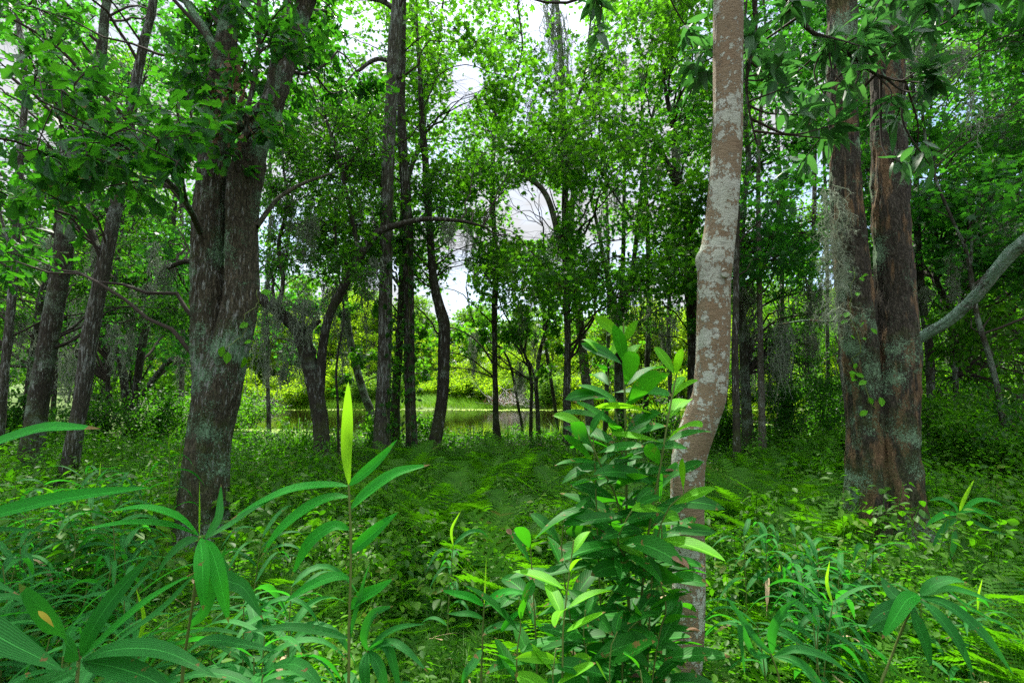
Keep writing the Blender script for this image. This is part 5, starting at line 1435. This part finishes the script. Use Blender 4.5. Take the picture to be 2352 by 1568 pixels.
def px_leaf(g, pts, wpx, mat=0, n=(0, -.75, .66), fold=.3, rows=16, wpos=.38, twist=0.0):
    a = np.array(pts, float); P = W(a[:, 0], a[:, 1], a[:, 2])
    blade(g, P, wpx * PROJ(P)[2].mean() / F, n, rows, fold, mat, wpos, twist)
def big_cane(name, label, stem, leaves, sw=8, group=None, mats=('cane', 'canelit', 'canelime'), cat='cane plant'):
    a = np.array(stem, float); P = W(a[:, 0], a[:, 1], a[:, 2])
    base = P[0].copy(); base[2] = float(G(base[0], base[1])) - .02
    root = thing(name, base, label, cat, group)
    P = np.vstack([base, P]); n = 24
    P = spline(P, n); s = PROJ(P)[2].mean() / F
    g = Geo(); R = np.linspace(sw * .5 * s, sw * .3 * s, n)
    R = R * (1 + .35 * (np.arange(n) % 5 == 0))
    tube(g, P, R, 10); g.build('stem', M['stem'], root, base)
    for k, m in enumerate(mats):
        q = [l for l in leaves if l[2] == k]
        if not q: continue
        g = Geo()
        for l in q: px_leaf(g, l[0], l[1], 0, *l[3:])
        o = g.build('foliage' if k == 0 else 'young_foliage' if k == 1 else 'top_leaf', M[m], root, base)
        if k == 2: tag(o, label='lime green upright leaf blade')
        if k == 1: tag(o, label='brighter green young leaf blades')

big_cane('cane_plant', 'tall cane with an upright lime green top leaf, standing alone at the centre front', [(800, 1600, 1.62), (802, 1450, 1.62), (806, 1260, 1.62), (801, 1112, 1.62)], [
    ([(803, 1118, 1.62), (797, 1050, 1.62), (799, 960, 1.61), (800, 876, 1.60)], 27, 2, (0, -1, .1), .25, 18, .5),
    ([(800, 1116, 1.62), (748, 1114, 1.6), (670, 1124, 1.56), (590, 1158, 1.52), (524, 1197, 1.48)], 27, 1, (0, -.5, .85)),
    ([(801, 1114, 1.62), (840, 1085, 1.6), (880, 1048, 1.58), (913, 1008, 1.56)], 30, 1, (-.3, -.8, .5)),
    ([(801, 1140, 1.62), (755, 1143, 1.6), (700, 1170, 1.57), (640, 1220, 1.54), (598, 1282, 1.52)], 29, 1, (.1, -.6, .8)),
    ([(806, 1168, 1.62), (845, 1130, 1.64), (910, 1086, 1.66), (990, 1066, 1.68)], 31, 1, (-.3, -.8, .6)),
    ([(803, 1215, 1.62), (765, 1208, 1.6), (712, 1245, 1.58), (668, 1326, 1.56)], 29, 1, (.25, -.7, .7)),
    ([(805, 1268, 1.62), (840, 1240, 1.6), (880, 1205, 1.58), (915, 1175, 1.57)], 34, 1, (-.3, -.9, .5)),
    ([(803, 1327, 1.62), (765, 1325, 1.6), (708, 1348, 1.58), (650, 1384, 1.56)], 27, 1, (.1, -.6, .8)),
    ([(804, 1397, 1.62), (830, 1372, 1.6), (868, 1352, 1.58), (907, 1326, 1.57)], 30, 1, (-.2, -.8, .6)),
    ([(802, 1466, 1.62), (740, 1450, 1.6), (660, 1440, 1.56), (560, 1452, 1.52)], 22, 0, (0, -.6, .8)),
    ([(802, 1470, 1.62), (820, 1400, 1.6), (838, 1330, 1.58), (850, 1290, 1.57)], 16, 0, (-.6, -.8, .2)),
], 9)
big_cane('cane_plant', 'cane with leaves spreading like a palm before the foot of the forked oak', [(416, 1600, 1.45), (428, 1480, 1.42), (448, 1350, 1.38), (459, 1232, 1.36)], [
    ([(458, 1230, 1.36), (459, 1180, 1.36), (458, 1098, 1.36)], 4, 2, (0, -1, 0), .5, 8, .3),
    ([(456, 1230, 1.36), (405, 1188, 1.32), (330, 1166, 1.28), (240, 1176, 1.24)], 31, 1, (.0, -.35, .93)),
    ([(454, 1229, 1.36), (385, 1206, 1.31), (290, 1201, 1.26), (170, 1219, 1.2)], 27, 1, (.0, -.35, .93)),
    ([(461, 1235, 1.36), (464, 1275, 1.31), (466, 1330, 1.28), (467, 1402, 1.27)], 37, 1, (0, -.95, .3), .2, 16, .45),
    ([(470, 1240, 1.36), (488, 1270, 1.33), (505, 1330, 1.30), (526, 1432, 1.29)], 36, 1, (.2, -.95, .25), .2, 16, .42),
    ([(478, 1250, 1.38), (520, 1328, 1.35), (560, 1350, 1.34), (606, 1424, 1.33)], 36, 0, (.3, -.85, .4)),
    ([(455, 1236, 1.37), (420, 1250, 1.40), (380, 1290, 1.43), (352, 1340, 1.44)], 26, 0, (-.3, -.8, .5)),
    ([(470, 1240, 1.38), (500, 1190, 1.42), (505, 1150, 1.44), (508, 1110, 1.45)], 18, 0, (.7, -.7, .1)),
    ([(470, 1238, 1.38), (520, 1210, 1.45), (580, 1170, 1.5), (640, 1140, 1.55)], 16, 0, (0, -.6, .8)),
    ([(445, 1320, 1.40), (380, 1390, 1.38), (300, 1450, 1.34), (230, 1500, 1.3)], 16, 0, (-.2, -.8, .6)),
    ([(432, 1440, 1.42), (470, 1400, 1.40), (500, 1310, 1.38), (520, 1250, 1.37)], 24, 0, (.6, -.8, .2)),
    ([(425, 1500, 1.43), (480, 1470, 1.40), (560, 1480, 1.36), (640, 1495, 1.33)], 26, 0, (0, -.5, .85)),
], 9)
big_cane('cane_plant', 'cane at the bottom left whose broad leaf carries a yellow scar', [(172, 1620, .98), (184, 1512, .98)], [
    ([(183, 1512, .98), (150, 1470, .93), (100, 1400, .9), (42, 1338, .88)], 66, 0, (-.25, -.75, .6), .22, 18, .45),
    ([(187, 1506, .98), (215, 1440, .98), (270, 1360, 1.0), (352, 1270, 1.02)], 36, 0, (.5, -.75, .4), .35, 18, .4),
    ([(190, 1508, .98), (270, 1435, 1.02), (350, 1370, 1.06), (450, 1312, 1.1)], 17, 1, (.2, -.6, .8), .5, 18, .4),
    ([(190, 1514, .98), (270, 1490, .94), (380, 1496, .9), (500, 1555, .87)], 44, 0, (0, -.55, .85), .25, 18, .42),
    ([(190, 1518, .98), (260, 1530, .94), (340, 1556, .9), (420, 1606, .88)], 50, 0, (.1, -.7, .7), .25, 18, .42),
    ([(180, 1530, .98), (120, 1560, .94), (60, 1580, .9), (-20, 1600, .88)], 50, 0, (0, -.6, .8), .25, 18, .42),
], 12)
def leaf_scar():
    t = [o for o in COL.objects if o.get('label', '').startswith('cane at the bottom left')][0]
    P = W(np.array([88, 108, 124]), np.array([1402, 1420, 1440]), np.array([.862, .868, .874]))
    g = Geo(); blade(g, P, .009, (-.25, -.75, .6), 8, .05)
    tag(g.build('leaf_scar', mat_plain('yellow_scar', (.45, .42, .03), (.62, .56, .08), .6, 80), t, np.array(t.location)), label='yellow streak on the broad leaf')
leaf_scar()
big_cane('cane_plant', 'cane at the left edge reaching long arching leaves into the photo', [(-150, 1640, 1.0), (-170, 1300, 1.0), (-150, 1080, 1.02)], [
    ([(-150, 1085, 1.02), (-40, 1030, 1.0), (90, 986, .98), (160, 982, .97), (232, 984, .96)], 34, 1, (.1, -.7, .7), .3, 18, .5),
    ([(-165, 1250, 1.0), (-60, 1200, .98), (60, 1165, .97), (180, 1140, .97), (345, 1119, .98)], 36, 1, (.05, -.75, .66), .55, 20, .5),
    ([(-165, 1330, 1.0), (-80, 1325, .95), (-10, 1342, .92), (46, 1366, .9)], 26, 0, (0, -.6, .8)),
    ([(-168, 1450, 1.0), (-60, 1440, .92), (50, 1490, .87), (150, 1541, .84)], 70, 0, (.05, -.75, .65), .2, 18, .4),
    ([(-160, 1200, 1.0), (-60, 1215, .98), (50, 1216, .97), (130, 1222, .97)], 16, 0, (0, -.5, .85)),
], 12)
big_cane('cane_plant', 'slim cane with paired green leaves and a thin spike, front centre left of the shrub', [(1104, 1620, 1.95), (1108, 1480, 1.95), (1112, 1385, 1.95)], [
    ([(1112, 1388, 1.95), (1115, 1330, 1.95), (1117, 1276, 1.95)], 4, 2, (0, -1, 0), .5, 8, .3),
    ([(1111, 1390, 1.95), (1080, 1372, 1.92), (1040, 1362, 1.9), (1010, 1354, 1.88)], 21, 1, (.2, -.6, .8)),
    ([(1113, 1390, 1.95), (1140, 1368, 1.92), (1175, 1358, 1.9), (1212, 1364, 1.88)], 21, 1, (-.1, -.6, .8)),
    ([(1113, 1394, 1.95), (1150, 1376, 2.0), (1190, 1372, 2.04), (1226, 1386, 2.08)], 19, 0, (-.1, -.5, .85)),
    ([(1110, 1420, 1.95), (1080, 1410, 1.92), (1050, 1410, 1.9), (1026, 1408, 1.88)], 17, 0, (.1, -.5, .85)),
    ([(1108, 1450, 1.95), (1140, 1440, 1.92), (1180, 1440, 1.9), (1220, 1430, 1.88)], 17, 0, (0, -.6, .8)),
    ([(1107, 1490, 1.95), (1090, 1520, 1.92), (1070, 1545, 1.9), (1060, 1575, 1.9)], 20, 0, (-.4, -.8, .3)),
    ([(1150, 1450, 1.9), (1165, 1430, 1.88), (1185, 1410, 1.87), (1210, 1396, 1.86)], 14, 1, (-.2, -.8, .5)),
], 6)
big_cane('cane_plant', 'cane arching over bright ferns at the bottom right, its leaf beaded with water', [(2010, 1640, 1.85), (2050, 1500, 1.85), (2098, 1385, 1.8)], [
    ([(2110, 1366, 1.8), (2082, 1378, 1.74), (2055, 1420, 1.71), (2024, 1468, 1.7)], 34, 1, (-.3, -.75, .6), .3, 16, .42),
    ([(2106, 1374, 1.8), (2140, 1400, 1.75), (2190, 1460, 1.71), (2240, 1556, 1.69)], 38, 0, (.3, -.8, .5), .25, 16, .42),
    ([(2112, 1370, 1.8), (2180, 1392, 1.75), (2260, 1460, 1.71), (2330, 1552, 1.69)], 34, 0, (.2, -.7, .65), .25, 16, .42),
    ([(2114, 1366, 1.8), (2150, 1340, 1.78), (2190, 1332, 1.76), (2222, 1338, 1.75)], 28, 0, (0, -.5, .85)),
    ([(2114, 1368, 1.8), (2180, 1352, 1.78), (2250, 1370, 1.76), (2310, 1400, 1.75)], 18, 0, (0, -.5, .85)),
    ([(2095, 1385, 1.8), (2102, 1420, 1.76), (2122, 1470, 1.74), (2140, 1540, 1.73)], 33, 0, (.2, -.95, .2), .25, 16, .42),
    ([(2090, 1390, 1.8), (2060, 1395, 1.76), (2020, 1410, 1.74), (1988, 1442, 1.73)], 36, 0, (-.2, -.7, .7), .25, 16, .42),
    ([(2090, 1375, 1.8), (2060, 1370, 1.84), (2040, 1350, 1.87), (2022, 1322, 1.9)], 30, 0, (-.3, -.8, .5)),
    ([(2086, 1400, 1.8), (2050, 1420, 1.78), (2020, 1440, 1.77), (1990, 1450, 1.76)], 26, 0, (-.2, -.7, .7)),
    ([(2116, 1364, 1.8), (2160, 1345, 1.84), (2220, 1390, 1.84), (2352, 1462, 1.84)], 9, 1, (0, -.6, .8)),
], 7)
big_cane('cane_plant', 'cane with a bright yellow tip beside the right foot of the massive double trunk', [(2180, 1330, 3.7), (2184, 1250, 3.7), (2200, 1180, 3.7)], [
    ([(2203, 1176, 3.7), (2214, 1145, 3.68), (2238, 1100, 3.66)], 8, 2, (-.3, -1, .2), .4, 10, .4),
    ([(2200, 1180, 3.7), (2170, 1180, 3.68), (2140, 1196, 3.65), (2125, 1214, 3.64)], 13, 1),
    ([(2200, 1178, 3.7), (2230, 1170, 3.68), (2260, 1180, 3.66), (2290, 1200, 3.64)], 13, 1),
    ([(2198, 1190, 3.7), (2170, 1210, 3.68), (2150, 1240, 3.65), (2140, 1262, 3.64)], 13, 0),
    ([(2200, 1186, 3.7), (2240, 1200, 3.68), (2280, 1220, 3.66), (2320, 1228, 3.64)], 12, 0),
    ([(2192, 1215, 3.7), (2190, 1250, 3.66), (2180, 1290, 3.65)], 13, 0),
    ([(2202, 1182, 3.7), (2190, 1160, 3.72), (2160, 1145, 3.74), (2130, 1150, 3.74)], 11, 0),
    ([(2204, 1180, 3.7), (2240, 1150, 3.72), (2280, 1150, 3.74), (2310, 1165, 3.74)], 11, 1),
], 4)
big_cane('cane_plant', 'blue green cane fanning five leaves at the bottom centre', [(826, 1640, 1.75), (836, 1560, 1.75), (845, 1492, 1.75)], [
    ([(845, 1494, 1.75), (838, 1460, 1.73), (858, 1410, 1.72), (905, 1390, 1.7)], 26, 0, (-.4, -.8, .4)),
    ([(846, 1490, 1.75), (880, 1460, 1.73), (920, 1440, 1.7), (978, 1432, 1.68)], 17, 0, (0, -.6, .8)),
    ([(846, 1494, 1.75), (890, 1475, 1.71), (930, 1490, 1.68), (985, 1545, 1.66)], 20, 0, (.1, -.6, .8)),
    ([(842, 1496, 1.75), (838, 1530, 1.71), (840, 1570, 1.7), (842, 1620, 1.69)], 26, 0, (0, -1, .1)),
    ([(846, 1496, 1.75), (866, 1520, 1.71), (880, 1560, 1.69), (888, 1610, 1.68)], 26, 0, (.2, -.9, .2)),
    ([(846, 1492, 1.75), (885, 1480, 1.71), (905, 1530, 1.69), (920, 1600, 1.68)], 22, 0, (.4, -.9, .2)),
], 7)
big_cane('cane_plant', 'cane sprouting four slim leaves low between the tan trunk and the bottom edge', [(1786, 1640, 1.8), (1790, 1560, 1.8), (1770, 1500, 1.8)], [
    ([(1772, 1502, 1.8), (1730, 1460, 1.8), (1690, 1400, 1.82), (1660, 1360, 1.84)], 17, 0),
    ([(1774, 1500, 1.8), (1775, 1450, 1.78), (1800, 1400, 1.76), (1838, 1372, 1.74)], 20, 0, (-.5, -.8, .3)),
    ([(1778, 1504, 1.8), (1830, 1490, 1.76), (1900, 1510, 1.74), (1960, 1556, 1.72)], 18, 0),
    ([(1778, 1506, 1.8), (1820, 1515, 1.76), (1860, 1540, 1.74), (1900, 1590, 1.72)], 20, 0),
    ([(1770, 1506, 1.8), (1730, 1500, 1.76), (1700, 1440, 1.74), (1712, 1560, 1.72)], 16, 0),
], 6)
# canes that grow in patches
cr = np.random.default_rng(60)
def patch(n, xr, yr, hr, nl, label, group, sd, clear=None, **kw):
    r = np.random.default_rng(sd); k = 0; tries = 0
    while k < n and tries < n * 30:
        tries += 1
        y = r.uniform(*yr); x = y * r.uniform(*xr)
        if any(np.hypot(x - t.base[0], (y - t.base[1])) < .3 for t in (TREES['forked'], TREES['hero'], TREES['double'])): continue
        if clear and clear(x, y): continue
        cane(x, y, r.uniform(*hr), int(r.integers(*nl)), label, group, sd * 1000 + k, **kw); k += 1
t1 = lambda x, y: -.70 < x / y < -.50 and y > 2.0
patch(92, (-1.12, -.42), (1.25, 3.2), (.28, .72), (7, 12), 'leafy blue green cane in the dense thicket filling the bottom left', 'canes of the bottom left thicket', 61, t1, leafL=(.24, .42), leafW=(.021, .036))
patch(22, (-.98, -.70), (3.0, 5.2), (.35, .75), (7, 11), 'leafy cane in the bed left of the forked oak foot', 'canes left of the forked oak', 62, t1)
patch(14, (-.46, -.16), (1.5, 2.3), (.22, .42), (6, 9), 'low cane in the shade under the centre front stalk', 'low canes at the centre front', 63)
patch(28, (.42, .66), (1.7, 3.4), (.25, .62), (7, 11), 'leafy cane in the clump right of the tan trunk', 'canes right of the tan trunk', 64, leafL=(.2, .36), leafW=(.022, .036))
patch(7, (-.06, .10), (2.1, 3.6), (.2, .5), (6, 9), 'small cane in the grass between the centre stalk and the shrub', 'small canes in the middle grass', 65, leafL=(.16, .28), leafW=(.016, .026))
patch(7, (.72, 1.0), (2.0, 3.4), (.2, .4), (6, 9), 'small cane among ferns at the lower right', 'small canes among the lower right ferns', 66, leafL=(.18, .3), leafW=(.02, .03))
for i, (px, py, d, h, lab) in enumerate(((185, 1130, 3.6, .55, 'cane with two stiff upright leaves in front of the slender leaning trunk'), (400, 1000, 4.2, .95, 'cane with an upright pale leaf against the left side of the forked oak'), (1030, 1180, 3.0, .62, 'small cane with a pale bent leaf in the grass behind the centre stalk'))):
    c = W(px, py, d); cane(c[0], c[1], h, 9, lab, None, 6700 + i, spear=1.1, leafL=(.2, .32), leafW=(.022, .032))

# ------------------------------------------------------------------ the broad-leaved shrub at the tan trunk
def shrub(name, label, stems, seed, leafpx=(98, 160), mats=('shrub', 'lime'), group=None):
    r = np.random.default_rng(seed)
    a0 = np.array(stems[0][0], float); base = W(a0[0, 0], a0[0, 1], a0[0, 2]); base[2] = float(G(base[0], base[1]))
    root = thing(name, base, label, 'shrub', group)
    dark, lime, dead = Geo(), Geo(), Geo()
    for pts, nleaf, limefrom, sw in stems:
        nleaf = int(nleaf * 1.4)
        a = np.array(pts, float); P = W(a[:, 0], a[:, 1], a[:, 2])
        if len(pts) and a[0, 1] > 1400: P[0, 2] = min(P[0, 2], float(G(P[0, 0], P[0, 1])))
        P = spline(P, 20); s = PROJ(P)[2].mean() / F
        g = Geo(); tube(g, P, np.linspace(sw * .5 * s, sw * .22 * s, 20), 8)
        g.build('stem', M['stem'], root, base)
        T = nz(np.gradient(P, axis=0)); az = r.uniform(0, 6.28)
        for k in range(nleaf):
            t = .12 + .88 * (k + .5) / nleaf; i = min(19, int(t * 19)); p = P[i]
            az += 2.4 + r.normal() * .35
            up = r.uniform(.1, .75) + (.9 if t > .9 else 0)
            o = nz(np.array([math.cos(az), math.sin(az) * .8, 0]) + T[i] * up + np.array([0, 0, r.normal() * .15]))
            L = r.uniform(*leafpx) * s * (.75 if t > .9 else 1.0)
            sag = r.uniform(.05, .4)
            q = np.linspace(0, 1, 6)[:, None]
            path = p + o * L * (.08 + q) + np.array([0, 0, -1.0]) * L * sag * q ** 2 + r.normal(size=3) * L * .06 * q ** 2
            nr = nz(np.array([0, -.35, .95]) + r.normal(size=3) * .3)
            tgt = lime if (t > limefrom) else dark
            blade(tgt, path, L * r.uniform(.235, .30), nr, 10, r.uniform(.15, .45), 0, r.uniform(.48, .56), r.normal() * .4)
            tube(tgt, np.array([p, p + o * L * .1]), [.0014, .0012], 4)
            if r.uniform() < .05:
                e = path[-1]; blade(dead, np.array([path[4], e, e + (e - path[4]) * .2]) + np.array([0, -.004, .004]), L * .14, nr, 5, .5, 0, .5, .8)
    dark.build('foliage', M[mats[0]], root, base)
    if not lime.empty(): tag(lime.build('young_foliage', M[mats[1]], root, base), label='lime green young leaves at the shoot tips')
    if not dead.empty(): tag(dead.build('withered_tips', M['dead'], root, base), label='brown withered leaf tips')
shrub('bay_shrub', 'large glossy broad leaved shrub crowding the left side of the tan trunk', [
    ([(1452, 1640, 2.25), (1446, 1450, 2.22), (1440, 1250, 2.2), (1438, 1050, 2.18), (1434, 860, 2.16), (1432, 740, 2.15)], 34, .93, 9),
    ([(1452, 1640, 2.25), (1470, 1420, 2.15), (1490, 1220, 2.08), (1515, 1080, 2.05), (1540, 930, 2.05), (1563, 818, 2.05)], 26, .80, 8),
    ([(1446, 1330, 2.2), (1420, 1160, 2.15), (1385, 1080, 2.1), (1355, 1010, 2.08), (1340, 965, 2.07)], 14, .95, 6),
    ([(1400, 1640, 2.2), (1380, 1400, 2.15), (1372, 1220, 2.12), (1366, 1060, 2.1), (1362, 1000, 2.1)], 18, 1.1, 6),
    ([(1470, 1420, 2.15), (1500, 1300, 2.05), (1540, 1160, 1.98), (1580, 1130, 1.95), (1600, 1115, 1.94)], 13, .72, 6),
    ([(1460, 1300, 2.2), (1420, 1250, 2.0), (1440, 1190, 1.95), (1470, 1150, 1.94)], 10, 1.1, 6),
    ([(1440, 1120, 2.2), (1420, 980, 2.2), (1400, 880, 2.22), (1385, 810, 2.22)], 10, .9, 5),
    ([(1460, 1640, 2.1), (1510, 1480, 2.0), (1530, 1400, 1.95), (1515, 1330, 1.93)], 12, 1.1, 6),
    ([(1440, 1640, 2.1), (1430, 1500, 2.0), (1470, 1420, 1.92), (1490, 1390, 1.9)], 12, 1.1, 6),
    ([(1446, 1640, 2.3), (1500, 1400, 2.35), (1520, 1250, 2.36), (1510, 1100, 2.36)], 14, 1.1, 6),
], 81)
shrub('bay_shrub', 'small shoot with glowing lime top leaves in front of the large glossy shrub', [
    ([(1293, 1640, 1.72), (1292, 1520, 1.72), (1298, 1400, 1.72), (1310, 1300, 1.72), (1318, 1240, 1.72)], 14, .62, 7),
    ([(1280, 1640, 1.72), (1270, 1540, 1.70), (1290, 1490, 1.7)], 6, .4, 6),
], 82, (100, 135), ('lime', 'lime'))
shrub('bay_shrub', 'dull dark shoot left of the glowing lime shoot', [
    ([(1240, 1640, 2.0), (1232, 1500, 2.0), (1226, 1380, 2.0), (1220, 1280, 2.0), (1216, 1235, 2.0)], 13, 1.1, 6),
    ([(1360, 1640, 1.9), (1350, 1540, 1.9), (1340, 1460, 1.9), (1345, 1400, 1.9)], 9, 1.1, 6),
], 83, (120, 165))
shrub('bay_shrub', 'leafy dark shoot at the lower left fringe of the large glossy shrub', [
    ([(1190, 1640, 1.85), (1186, 1540, 1.85), (1196, 1440, 1.85), (1192, 1370, 1.85)], 10, 1.1, 6),
    ([(1330, 1640, 2.1), (1316, 1480, 2.1), (1300, 1360, 2.1), (1290, 1260, 2.1), (1296, 1190, 2.1)], 14, 1.1, 6),
    ([(1410, 1640, 1.75), (1400, 1540, 1.75), (1418, 1450, 1.75)], 9, 1.1, 6),
], 85, (110, 155))
shrub('bay_shrub', 'short shrub sprig at the bottom edge, left of the tan trunk foot', [
    ([(1500, 1680, 1.5), (1480, 1600, 1.5), (1460, 1540, 1.5)], 8, 1.1, 7), ([(1420, 1690, 1.5), (1400, 1620, 1.5), (1390, 1570, 1.5)], 7, .8, 7),
], 84, (100, 130))

# ------------------------------------------------------------------ ferns
def fern(px, py, d, n, L, label, sd, group=None, mat='fern'):
    r = np.random.default_rng(sd); c = W(px, py, d); c[2] = float(G(c[0], c[1]))
    root = thing('fern', c, label, 'fern', group)
    a = np.arange(n) * 6.283 / n + r.normal(size=n) * .3
    dd = np.stack([np.cos(a), np.sin(a), r.uniform(.6, 1.5, n)], -1)
    g = Geo(); scatter(g, T_FROND, np.zeros((n, 3)) + [0, 0, .0], dd, np.array([0, 0, 1.]) + 0 * dd, L * 1.25 * r.uniform(.75, 1.15, n), 1.0, 0, sd, np.clip(.55 + r.normal(size=n) * .2, 0, 1))
    g.build('fronds', M[mat], root)
FG = ('fern spreading in the shade at the foot of the forked oak, right side', 'ferns right of the forked oak')
for i, (px, py, d) in enumerate(((600, 1260, 3.7), (650, 1290, 3.3), (690, 1350, 2.9), (620, 1370, 2.8), (730, 1290, 3.3), (590, 1195, 4.4), (690, 1200, 4.4), (760, 1400, 2.6), (655, 1440, 2.5))):
    fern(px, py, d, 7, .5, FG[0], 900 + i, FG[1])
FG = ('tall feathery fern arching in the grass left of the large shrub', 'ferns left of the large shrub')
for i, (px, py, d) in enumerate(((1110, 1190, 3.9), (1170, 1150, 4.4), (1230, 1260, 3.2), (1255, 1200, 3.7), (1060, 1130, 5.0), (1280, 1310, 2.9))):
    fern(px, py, d, 8, .72, FG[0], 920 + i, FG[1])
FG = ('bright fern in the middle clearing between the centre stalk and the pond', 'ferns of the middle clearing')
fr_ = np.random.default_rng(930)
for i in range(34):
    px, d = fr_.uniform(820, 1500), fr_.uniform(4.2, 10)
    fern(px, 1100, d, 8, fr_.uniform(.5, .85), FG[0], 1100 + i, FG[1])
FG = ('shaded fern between the tan trunk and the massive double trunk', 'ferns between the tan and the double trunk')
for i in range(20):
    px, d = fr_.uniform(1690, 1940), fr_.uniform(3.8, 8.5)
    fern(px, 1100, d, 8, fr_.uniform(.45, .75), FG[0], 1140 + i, FG[1])
FG = ('lacy fern on the lower right slope in front of the double trunk', 'ferns of the lower right slope')
for i, (px, py, d) in enumerate(((1800, 1300, 3.0), (1880, 1250, 3.5), (1930, 1330, 2.9), (1860, 1390, 2.6), (1990, 1400, 2.6), (1950, 1270, 3.5), (1830, 1210, 4.0), (2050, 1340, 3.0), (2120, 1300, 3.1), (1900, 1470, 2.3), (2240, 1500, 2.1))):
    fern(px, py, d, 7, .36, FG[0], 940 + i, FG[1])
FG = ('large fern with long fronds at the right edge beside the arching cane', 'large ferns at the right edge')
for i, (px, py, d) in enumerate(((2310, 1380, 2.7), (2260, 1330, 3.1), (2360, 1300, 3.2), (2380, 1440, 2.4), (2290, 1260, 3.6))):
    fern(px, py, d, 8, .46, FG[0], 960 + i, FG[1])
FG = ('dark fern in the shade between the leaning trunk and the forked oak', 'ferns left of the forked oak')
for i, (px, py, d) in enumerate(((330, 1110, 6.5), (270, 1090, 7.0), (350, 1060, 7.5), (230, 1130, 6.0), (100, 1180, 5.0), (160, 1210, 4.6))):
    fern(px, py, d, 7, .6, FG[0], 980 + i, FG[1])
FG = ('low fern at the foot of the arching trunk', 'ferns around the middle trunks')
for i, (px, py, d) in enumerate(((700, 1090, 8.0), (800, 1130, 6.5), (660, 1130, 6.6), (1000, 1120, 6.6), (1080, 1090, 7.6), (860, 1150, 6.0))):
    fern(px, py, d, 7, .5, 'low fern on the ground around the middle trunks', 1000 + i, FG[1])

# ------------------------------------------------------------------ fallen wood and a dry leaf by the double trunk
def fallen():
    a = np.array([(2095, 1312, 4.0), (2130, 1300, 4.0), (2160, 1285, 4.0), (2185, 1262, 4.1), (2172, 1248, 4.2), (2120, 1250, 4.3)], float)
    P = W(a[:, 0], a[:, 1], a[:, 2]); P[:, 2] = np.maximum(G(P[:, 0], P[:, 1]) + .03, P[:, 2] * 0 + G(P[:, 0], P[:, 1]) + np.array([.02, .05, .09, .12, .13, .05]))
    g = Geo(); P2 = spline(P, 24); tube(g, P2, np.linspace(.02, .008, 24), 10, .2, 6, 3)
    c = P[0].copy(); o = g.build('fallen_branch', M['b_pale'], None, c)
    tag(o, 'grey curved fallen branch on bare litter at the right foot of the double trunk', 'branch')
    r = np.random.default_rng(71)
    for k, (px, d, L, q, lab) in enumerate(((1650, 6.2, .9, .4, 'dead stick lying in the plants behind the bend of the tan trunk'), (1850, 6.8, 1.3, 2.7, 'long dead stick lying left of the massive double trunk'), (1130, 6.0, .8, .2, 'dead stick lying in the clearing below the thin upright trunk'), (960, 5.0, .7, 1.0, 'dead stick lying in the clearing right of the centre stalk'), (620, 5.6, .8, 2.9, 'dead stick on the ground right of the forked oak foot'), (300, 6.4, 1.0, .3, 'dead stick on the ground by the slender leaning trunk'), (2230, 4.6, .8, 2.5, 'dead stick right of the fallen grey branch'), (1985, 3.75, .55, .5, 'thin twig in front of the double trunk foot'))):
        c0 = W(px, 1100, d); v = np.array([math.cos(q), math.sin(q) * .6, 0]) * L
        Q = c0 + np.linspace(-.5, .5, 6)[:, None] * v + r.normal(size=(6, 3)) * .03; Q[:, 2] = G(Q[:, 0], Q[:, 1]) + .06 + np.abs(r.normal(size=6)) * .05
        g = Geo(); tube(g, spline(Q, 18), np.linspace(.016, .006, 18), 7, .2, 6, k)
        e = Q[3]; tube(g, np.array([e, e + np.array([.05, -.08, .12]), e + np.array([.08, -.2, .2])]), [.007, .005, .003], 5)
        tag(g.build('dead_stick', M['b_pale'], None, Q[0].copy()), lab, 'stick', 'dead sticks on the forest floor')
    c = W(2022, 1290, 4.05); c[2] = float(G(c[0], c[1])) + .03
    g = Geo(); scatter(g, T_OAK, c[None], np.array([[.1, -.2, 1.]]), np.array([[0, -1., .3]]), [.13], 1.2)
    tag(g.build('dry_leaf', M['dead'], None, c), 'big dry brown leaf standing at the foot of the double trunk', 'leaf')
fallen()
